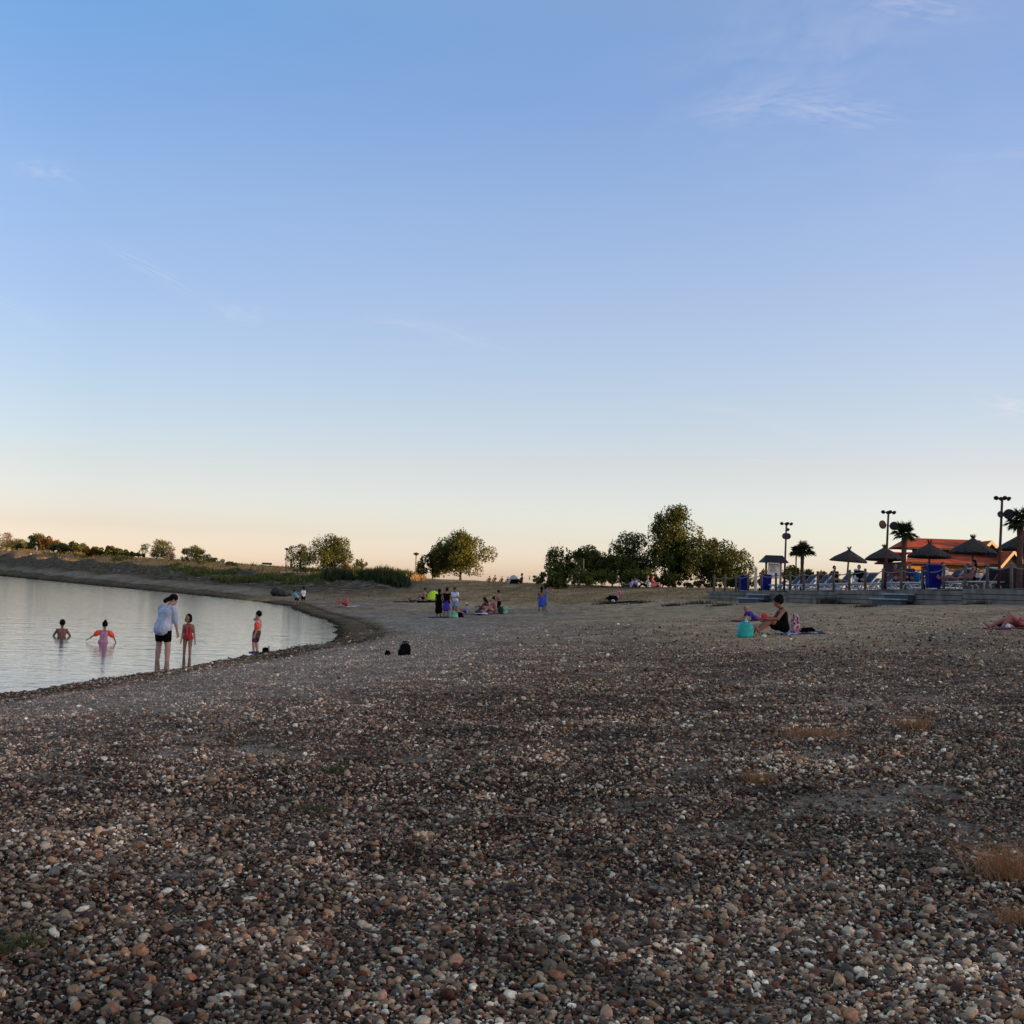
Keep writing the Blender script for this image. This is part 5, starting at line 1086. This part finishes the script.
person('girl in a pink striped swimsuit with two orange armbands wading, hair in a bun', (at(103, 643, 33).x, 33, 0), 14, 1.14,
       dict(torso=(6, 4), legs=((4, 6), (0, 3), (0, 6), (0, 3)), arms=((0, 50), (8, 56), (4, 42), (30, 20)), head=(6, -14)), SK_M, (HAIR_D, 'bun'), [('swimsuit', stripes('suit_stripes', (.36, .25, .42), (.60, .16, .22), 9)), ('armbands', ORANGE)], .010, .50, 1.05, True)
person('child in a bright blue shirt bending down at the far end of the bay', gnd(297, 605.5), 60, 1.25, dict(torso=(38, 0), legs=((30, 5), (-14, 2), (12, 8), (-20, 4)), arms=((30, 8), (40, 2), (34, 8), (46, 2)), head=(35, 0)), SK_M, (HAIR_D, 'short'), [('tshirt', CYAN), ('shorts', BLACKC, .7)], .018, 0, 1.1, True)
person('child in white shirt and black shorts standing right of the bending child', gnd(303, 605), 40, 1.35, STAND, SK_D, (HAIR_D, 'short'), [('tshirt', WHITEC), ('shorts', BLACKC, .7)], .018, 0, 1.1, True)
person('reddish person sitting alone on the shingle beside a white towel, near the bay end', gnd(346, 606.5), 120, 1.6, SIT_KNEES, SK_R, (HAIR_B, 'short'), [('trunks', REDC, .5)], .02, 0, 1.1)

# groups on the shingle before the rise
g = lambda px, py: gnd(px, py)
person('person lying on the beach, leftmost, in dark clothes beside a long dark towel', g(411, 601.5), 100, 1.6, LIE_KNEES, SK_M, (HAIR_F, 'short'), [('tshirt', GREYC), ('trunks', BLACKC, .5)], .024)
person('person with raised shoulders propped up beside the lime green tent', g(423, 601), 75, 1.65, SIT_OUT, SK_M, (HAIR_D, 'short'), [('trunks', BLACKC, .9)], .024)
YS = 62.5
person('person in a long black dress standing with back turned, leftmost of the three standing', g(438.5, 617), -20, 1.42, STAND, SK_D, (HAIR_D, 'long'), [('dress', BLACKC, 1.25)], .02, 0, 1.15)
person('person in black top and blue skirt, middle one of the three standing', g(446, 617.5), -10, 1.48, sitm(STAND, arms=((2, 22), (60, 4), (2, 22), (60, 4))), SK_M, (HAIR_D, 'bun'), [('top', BLACKC), ('skirt', BLUEV, .85)], .02, 0, 1.15)
person('man in a white shirt and pale blue shorts, rightmost of the three standing', g(454.5, 614.5), 150, 1.5, sitm(STAND, arms=((20, 12), (85, -25), (20, 12), (80, -25)), head=(25, 0)), SK_D, (HAIR_D, 'short'), [('tshirt', WHITEC), ('shorts', DENIM, .7)], .02, 0, 1.2)
person('small child in a white sun hat sitting on the beach right of the three standing', g(466, 614), 110, 1.05, SIT_KNEES, SK_M, (HAIR_B, 'short'), [('hat', WHITEC), ('tshirt', DENIM), ('shorts', NAVY, .6)], .018, 0, 1.0, True)
person('person in dark maroon sitting hunched, left of the seated trio', g(487.5, 613.5), 70, 1.6, sitm(SIT_KNEES, torso=(14, 0), head=(30, 0)), SK_D, (HAIR_D, 'long'), [('shirt', MAROON)], .022, 0, 1.1)
person('person with bare legs and reddish top sitting in the middle of the seated trio', g(494, 614), 100, 1.6, sitm(SIT_KNEES, torso=(4, 0)), SK_L, (HAIR_D, 'bun'), [('tshirt', cloth('cloth_dusky_red', (.30, .08, .09)))], .022, 0, 1.05)
person('bare-chested person kneeling upright behind the right end of the seated trio', g(499, 611), 80, 1.62, dict(torso=(4, 0), legs=((8, 6), (-88, 3), (14, 8), (-85, 4)), arms=((35, 14), (75, -10), (40, 14), (80, -10)), head=(15, 0)), SK_M, (HAIR_D, 'short'), [('trunks', BLACKC, .6)], .022, 0, 1.05)
person('person with dark hair wrapped in a deep blue towel skirt standing alone right of centre', g(541, 611.5), 10, 1.45, STAND, SK_D, (HAIR_D, 'long'), [('skirt', BLUEC, 1.0)], .02, 0, 1.1)
person('person close behind the deep blue one, holding a paler blue towel', g(545, 611), -60, 1.45, sitm(STAND, arms=((80, 8), (150, -10), (70, 8), (140, -10))), SK_M, (HAIR_D, 'short'), [('dress', cloth('towel_mid_blue', (.07, .18, .42)), .9)], .02, 0, .95)
person('person sitting on the slope in front of the trees, behind a black bag', g(617, 601), 100, 1.6, SIT_OUT, SK_M, (HAIR_D, 'short'), [('tshirt', PINK), ('trousers', BLACKC)], .022, 0, 1.1)
G4 = 'people sitting on top of the rise'
def rise(px, Y): return on(px, Y)
person('person in pale blue leaning back on the rise, leftmost before the trees', rise(630, 92), 75, 1.65, sitm(SIT_KNEES, torso=(-25, 0)), SK_M, (HAIR_D, 'short'), [('shirt', cloth('cloth_pale_blue', (.35, .38, .55))), ('trousers', NAVY)], .022, 0, 1.1, group=G4)
person('person in white leaning forward right of the leftmost pale blue one on the rise', rise(637, 92.5), 100, 1.65, sitm(SIT_KNEES, torso=(10, 0)), SK_M, (HAIR_D, 'short'), [('shirt', cloth('cloth_pale_violet', (.40, .40, .56))), ('trousers', NAVY)], .022, 0, 1.1, group=G4)
person('person in a white top and dark trousers sitting on the rise before the tall tree', rise(647, 91), 85, 1.7, SIT_KNEES, SK_M, (HAIR_F, 'short'), [('tshirt', WHITEC), ('trousers', BLACKC)], .022, 0, 1.1, group=G4)
person('person in coral and pink sitting at the right end of the people on the rise', rise(653, 90.5), -100, 1.7, SIT_KNEES, SK_R, (HAIR_B, 'long'), [('tshirt', CORAL), ('trousers', PINK)], .022, 0, 1.15, group=G4)
for px, Y, H_, lb in ((489, 114, 1.2, 'dark head of a person just showing above the rise, first right of the lone tree'), (494.5, 113.6, 1.35, 'dark taller head and shoulders above the rise, second right of the lone tree'), (501.5, 114, 1.15, 'low dark figure on the rise, third right of the lone tree'), (507.5, 113.6, 1.15, 'low dark figure on the rise just left of the small shelter')):
    person(lb, rise(px, Y) + Vector((0, 0, -.05)), 160, H_, SIT_KNEES, SK_D, (HAIR_D, 'short'), [('tshirt', GREYC)], .022, 0, 1.0, group='dark small figures on the rise right of the lone tree')
person('dark person sitting at the right side of the small shelter on top of the rise', rise(521, 111), 90, 1.75, SIT_KNEES, SK_D, (HAIR_D, 'short'), [('shirt', MAROON), ('trousers', BLACKC)], .022, 0, 1.15)

# right-hand foreground
pw = gnd(784, 634.5); WY = 20
person('woman in a black dress sitting on the beach, holding a red cloth', pw, 92, 1.58,
       dict(torso=(9, 0), legs=((112, 5), (50, 3), (104, 8), (58, 5)), arms=((36, 14), (88, -14), (30, 16), (80, -10)), head=(36, 0)), SK_W, (HAIR_D, 'curly'), [('swimsuit', BLACKC), ('skirt', BLACKC, .5), ('shorts', BLACKC, .42)], .010, 0, 1.12)
person('child in blue lying propped up on the beach behind the turquoise bag', gnd(754, 620), 118, 1.1, sitm(LIE_FRONT, torso=(55, 0)), SK_R, (HAIR_F, 'short'), [('tshirt', BLUEV), ('trunks', cloth('cloth_violet', (.20, .07, .20)), .6)], .015, 0, 1.0, True)
pr_ = gnd(1026, 628) + Vector((0, 0, -.12)); person('sunburnt person lying back with raised knees, cut by the right edge of the picture', pr_, 80, 1.7, dict(torso=(-70, 0), legs=((124, 5), (35, 3), (112, 14), (62, 6)), arms=((60, 16), (100, 0), (60, 16), (100, 0)), head=(-40, 0)), SK_R, (HAIR_B, 'short'), [('trunks', cloth('cloth_dark_red', (.30, .04, .05)), .5)], .011, 0, 1.05)
# people on the terrace
def onter(px, w, z=.0): return tp(tw(px, w), w, z)
person('tanned person lying on the sideways lounger, head towards the right', onter(960, 1.0, .34), TANG * 0 + 79, 1.62, dict(torso=(-42, 0), legs=((92, 5), (88, 3), (104, 7), (70, 4)), arms=((10, 14), (60, 0), (10, 14), (60, 0)), head=(-5, 0)), SK_R, (HAIR_B, 'short'), [('trunks', NAVY, .5)], .017)
person('tanned person with dark hair sitting upright on the right sideways lounger', onter(974.5, .9, .34), 84, 1.62, dict(torso=(-6, 0), legs=((96, 6), (80, 4), (116, 8), (48, 5)), arms=((30, 12), (60, 0), (30, 12), (60, 0)), head=(5, 0)), SK_R, (HAIR_D, 'long'), [('bikini', BLACKC)], .017)
for px, w, yaw, sk, cl, lb in ((838, 1.6, 200, SK_M, BLACKC, 'person in black sitting on a lounger left of the first parasol pole'), (861, 1.7, 170, SK_L, BLACKC, 'bare-shouldered person in dark clothes on a lounger right of the first parasol pole'), (898, 1.8, 180, SK_R, MAROON, 'reddish person on a lounger between twin-disc lamp and palm trunk'), (911, 1.6, 160, SK_M, NAVY, 'person in dark blue on a lounger right of the palm trunk'), (946, 2.4, 180, SK_R, WHITEC, 'person seated behind the lidded blue bin')):
    person(lb, onter(px, w, .38), yaw, 1.6, sitm(SIT_OUT, torso=(-20, 0)), sk, (HAIR_D, 'short'), [('tshirt', cl)], .022, 0, 1.1, group='people on the loungers')

# ------------------------------------------------------------------ bags, towels, small things
def bag(name, label, cat, p, size, m, rz=0, handles=True, top=.9, group=None, bulge=.12):
    w, d, h = size; t = thing(name, label, cat, p, rz, group); b = MB(); n = 5; vs = []; fs = []
    bm = bmesh.new(); bmesh.ops.create_cube(bm, size=1); bmesh.ops.subdivide_edges(bm, edges=bm.edges[:], cuts=5, use_grid_fill=True); bm.verts.index_update()
    sd = rng.uniform(0, 9)
    for v in bm.verts:
        x, y, z = v.co; fz = .5 + z; k = 1 + bulge * math.sin(math.pi * fz) - (1 - top) * fz; q = 1 - .18 * (abs(2 * x) ** 4) * (abs(2 * y) ** 4); wob = .03 * math.sin(9 * x + sd) + .03 * math.sin(11 * z + 2 * sd + 5 * y)
        vs.append((x * w * k * q * (1 + wob), y * d * k * q * (1 + wob), max(0, fz * h * (1 + .05 * math.sin(6 * x + sd)))))
    fs = [tuple(v.index for v in f.verts) for f in bm.faces]; bm.free(); b.add(vs, fs); b.build('sack', m, t, True)
    if handles:
        for s in (-1, 1): MB().tube([(-w * .2, s * d * .3, h * .9), (-w * .16, s * d * .4, h * 1.2), (w * .16, s * d * .4, h * 1.2), (w * .2, s * d * .3, h * .9)], .012, 6).build('handle', m, t, True)
    return t
def towel(label, px, py, size, m, rz=0, group=None, name='towel', z=.0, amp=.03):
    g0 = gnd(px, py); w, d = size; nx, ny = 14, 10; vs = []; fs = []; sd = rng.uniform(0, 50); ca, sa = math.cos(rz), math.sin(rz)
    X = []; Y = []
    for j in range(ny):
        for i in range(nx): x = (i / (nx - 1) - .5) * w; y = (j / (ny - 1) - .5) * d; X.append(g0.x + x * ca - y * sa); Y.append(g0.y + x * sa + y * ca)
    X = np.array(X); Y = np.array(Y); Z = height(X, Y) + .018 + np.abs(vnoise(X / .22 + sd, Y / .2, 7)) * amp * 2 + z
    for off in (0, -.018): vs += [(X[k] - g0.x, Y[k] - g0.y, Z[k] - g0.z + off) for k in range(nx * ny)]
    N = nx * ny
    for j in range(ny - 1):
        for i in range(nx - 1): a = j * nx + i; fs.append((a, a + 1, a + nx + 1, a + nx)); fs.append((N + a, N + a + nx, N + a + nx + 1, N + a + 1))
    for i in range(nx - 1): fs += [(i, N + i, N + i + 1, i + 1), ((ny - 1) * nx + i, (ny - 1) * nx + i + 1, N + (ny - 1) * nx + i + 1, N + (ny - 1) * nx + i)]
    for j in range(ny - 1): fs += [(j * nx, (j + 1) * nx, N + (j + 1) * nx, N + j * nx), (j * nx + nx - 1, N + j * nx + nx - 1, N + (j + 1) * nx + nx - 1, (j + 1) * nx + nx - 1)]
    o = MB(); o.add(vs, fs); o = o.build(name, m, None, True); o.location = g0; return tag(o, label, 'towel', group)
TURQ = mat('turquoise_bag', (.02, .36, .32), .6, noise=.2, nscale=5); REDB = mat('red_cloth', (.62, .03, .03), .8); GREENB = mat('green_bag', (.03, .22, .09), .6, noise=.4, nscale=6, col2=(.35, .60, .45)); LIME = mat('lime_fabric', (.42, .68, .03), .6)
FLORAL = spots('floral_print', (.55, .40, .40), (.04, .04, .08), 22, (.50, .12, .14)); DARKPRINT = spots('towel_print', (.02, .025, .07), (.40, .45, .60), 9)
pb = gnd(745, 637.5); bag('beach_bag', 'turquoise beach bag standing at the feet of the seated woman', 'bag', pb, (.33, .24, .34), TURQ, R(8))
o = MB().lathe([(.032, 0), (.036, .02), (.036, .11), (.018, .14), (.018, .165)], 12).build('bottle', WHITE, None, True); o.location = pb + Vector((.03, .02, .26)); tag(o, 'white bottle cap sticking out of the turquoise bag', 'bottle')
bag('shoulder_bag', 'pink and white floral bag leaning against the back of the seated woman', 'bag', gnd(795.5, 634) + Vector((.02, .12, 0)), (.20, .24, .46), FLORAL, R(5), False, .55)
towel('dark blue and white patterned towel spread behind the seated woman', 800, 634, (1.0, .7), DARKPRINT, R(4))
bag('dark_bag', 'small black bag lying on the towel right of the seated woman', 'bag', gnd(808, 633), (.36, .2, .13), BLACKC, R(-8), False, .7)
k = pw + Vector((-.31, -.03, .33)); o = MB().ell((0, 0, 0), (.15, .12, .075), Euler((0, .3, .2)).to_matrix()).ell((-.17, 0, .07), (.075, .06, .08)).remesh('red_cloth', REDB, None, .012, 2); o.location = k; tag(o, 'bright red bundle held in the hands of the seated woman', 'cloth')
o = MB().ell((0, 0, 0), (.06, .045, .04)).remesh('white_cup', WHITE, None, .01, 1); o.location = gnd(764, 637.5) + Vector((0, 0, .03)); tag(o, 'small white object at the feet of the seated woman', 'cup')
bag('backpack', 'black backpack standing alone on the gravel in the middle left', 'backpack', gnd(405, 655), (.20, .18, .22), BLACKC, R(20), True, .85)
bag('bag', 'small black bag leaning on the left of the lone backpack', 'bag', gnd(401, 655.5), (.12, .12, .12), BLACKC, 0, False, .8)
bag('pouch', 'small black pouch left of the lone backpack', 'pouch', gnd(387.5, 655), (.11, .09, .09), BLACKC, R(15), False, .6)
bag('beach_bag', 'green and white bag at the right end of the seated trio', 'bag', gnd(504, 613.5), (.36, .25, .34), GREENB, R(10))
bag('beach_bag', 'dark bag between the seated trio and the green and white bag', 'bag', gnd(500.5, 614), (.26, .25, .42), cloth('dark_green_cloth', (.012, .03, .02)), R(0), False)
bag('beach_bag', 'green bag with white pattern at the feet of the man in the white shirt', 'bag', gnd(453.5, 617.5), (.45, .3, .30), GREENB, R(-10), False, .6)
bag('dark_bag', 'black bag right of the green bag among the standing group', 'bag', gnd(459.5, 617), (.36, .25, .22), BLACKC, R(15), False, .6)
bag('dark_bag', 'black bag with pale front between the child in the hat and the seated trio', 'bag', gnd(478.5, 615), (.40, .28, .22), cloth('slate_cloth', (.03, .045, .055)), 0, False, .8)
towel('dark towel under the three standing people', 446, 617.5, (1.7, .8), BLACKC, 0); towel('dark towel under the child in the white sun hat', 465, 615, (1.2, .8), NAVY, 0); towel('pale towel in front of the seated trio', 481, 615, (.7, .6), WHITEC, 0, z=.08); towel('maroon towel under the seated trio', 492, 614, (1.3, .8), MAROON, 0)
towel('long dark towel beside the leftmost lying person', 404, 602, (1.5, .7), BLACKC, 0); towel('black blanket in front of the lime green tent', 431, 602, (2.0, .9), BLACKC, 0, amp=.12)
towel('white towel right of the lone reddish person', 353, 606.5, (.8, .5), WHITEC, 0); towel('white patch of towel under the lone reddish person', 342, 607.3, (.7, .5), GREYC, 0)
towel('small purple towel on the shore below the girl in red', 201, 661.5, (.5, .35), cloth('cloth_purple', (.13, .04, .12)), R(10))
towel('dark towel under the sunburnt person at the right edge', 1028, 629, (1.7, .8), MAROON, R(5))
bag('dark_bag', 'flat black bundle left of the sunburnt person at the right edge', 'bag', gnd(1003, 628), (.28, .2, .09), BLACKC, 0, False, .5)
o = MB().ell((0, 0, .05), (.055, .06, .07)).remesh('white_cup', WHITE, None, .01, 1); o.location = gnd(1008, 629); tag(o, 'white cup between the black bundle and the sunburnt person', 'cup')
bag('dark_bag', 'black bag in front of the person sitting on the slope', 'bag', gnd(612.5, 602), (.55, .4, .40), BLACKC, 0, False, .85); o = MB().ell((0, 0, .1), (.12, .1, .12)).remesh('white_cup', WHITE, None, .02, 1); o.location = gnd(613, 603); tag(o, 'small white object before the black bag on the slope', 'cup')
towel('dark blanket under the person sitting on the slope', 622, 602.5, (1.9, .9), BLACKC, 0, amp=.05)
towel('dark towel under the lying child in blue', 752, 620.5, (1.2, .6), MAROON, R(5)); towel('dark towel strip between the lying child and the seated woman', 768, 620, (1.0, .4), BLACKC, R(5))
bag('small_bag', 'tiny black bag at the waterline right of the small boy', 'bag', gnd(265.5, 651), (.15, .12, .09), BLACKC, 0, False, .9); o = MB().lathe([(.03, 0), (.04, .11)], 10).build('white_cup', WHITE); o.location = gnd(269, 650); tag(o, 'tiny white cup beside the bag at the waterline', 'cup')
# lime pop-up tent and pale shelter
def shelter(name, label, p, R_, H, m, rz=0):
    t = thing(name, label, 'tent', p, rz); vs = []; fs = []; nu, nv = 14, 8
    for j in range(nv + 1):
        for i in range(nu + 1): a = math.pi * i / nu; b = math.pi * .5 * j / nv * 1.15; x = R_ * math.cos(a) * (1 - .1 * (j / nv)); r = math.sin(a); vs.append((x, R_ * .6 * r * math.cos(b) * 1.0, H * r * math.sin(b)))
    for j in range(nv):
        for i in range(nu): q = j * (nu + 1) + i; fs.append((q, q + 1, q + nu + 2, q + nu + 1))
    b = MB(); b.add(vs, fs); o = b.build('canopy', m, t, True); md = o.modifiers.new('thick', 'SOLIDIFY'); md.thickness = .03
    MB().tube([(R_ * math.cos(math.pi * i / 12) * .93, -.12, H * math.sin(math.pi * i / 12) + .01) for i in range(13)], .015, 6).build('hoop', DARKM, t, True)
shelter('beach_tent', 'lime green pop-up beach tent behind the people lying on the beach', gnd(433.5, 600.5), .62, .72, LIME, R(200))
shelter('beach_tent', 'small pale shelter standing on top of the rise in silhouette', rise(513, 111), .55, .78, mat('shelter_pale', (.45, .42, .40), .8), R(170))
bag('dark_bag', 'dark bundle beside the small pale shelter on the rise', 'bag', rise(514, 110.6), (.7, .4, .42), BLACKC, 0, False, .7, bulge=.2)
# dark boulders at the foot of the bank
def boulder(px, Y, r, label, gr):
    b = MB(); b.ell((0, 0, r * .3), (r, r * .8, r * .62), Euler((rng.uniform(0, .5), rng.uniform(0, .5), rng.uniform(0, 3))).to_matrix(), 14, 9); g_ = rng.normal(0, 1, 3); b.v = [tuple(np.array(v) * (1 + .16 * math.sin(v[0] * 5 / r + g_[0]) * math.cos(v[1] * 4 / r + g_[1]) + .08 * math.sin(v[2] * 9 / r + g_[2]))) for v in b.v]
    o = b.build('boulder', mat('boulder', (.03, .028, .027), .9, noise=.3, nscale=4, bump=.03), None, True); o.location = on(px, Y); tag(o, label, 'rock', gr)
for k, (px, Y, r, lb) in enumerate([(277, 104, .62, 'largest dark boulder at the foot of the bank, left of the two children'), (281.5, 103, .5, 'dark boulder right of the largest one at the foot of the bank'), (285.5, 102, .38, 'smallest right-hand dark boulder at the foot of the bank'), (289.5, 102.5, .28, 'little dark stone between the boulders and the two children')]): boulder(px, Y, r, lb, 'dark boulders at the foot of the bank')
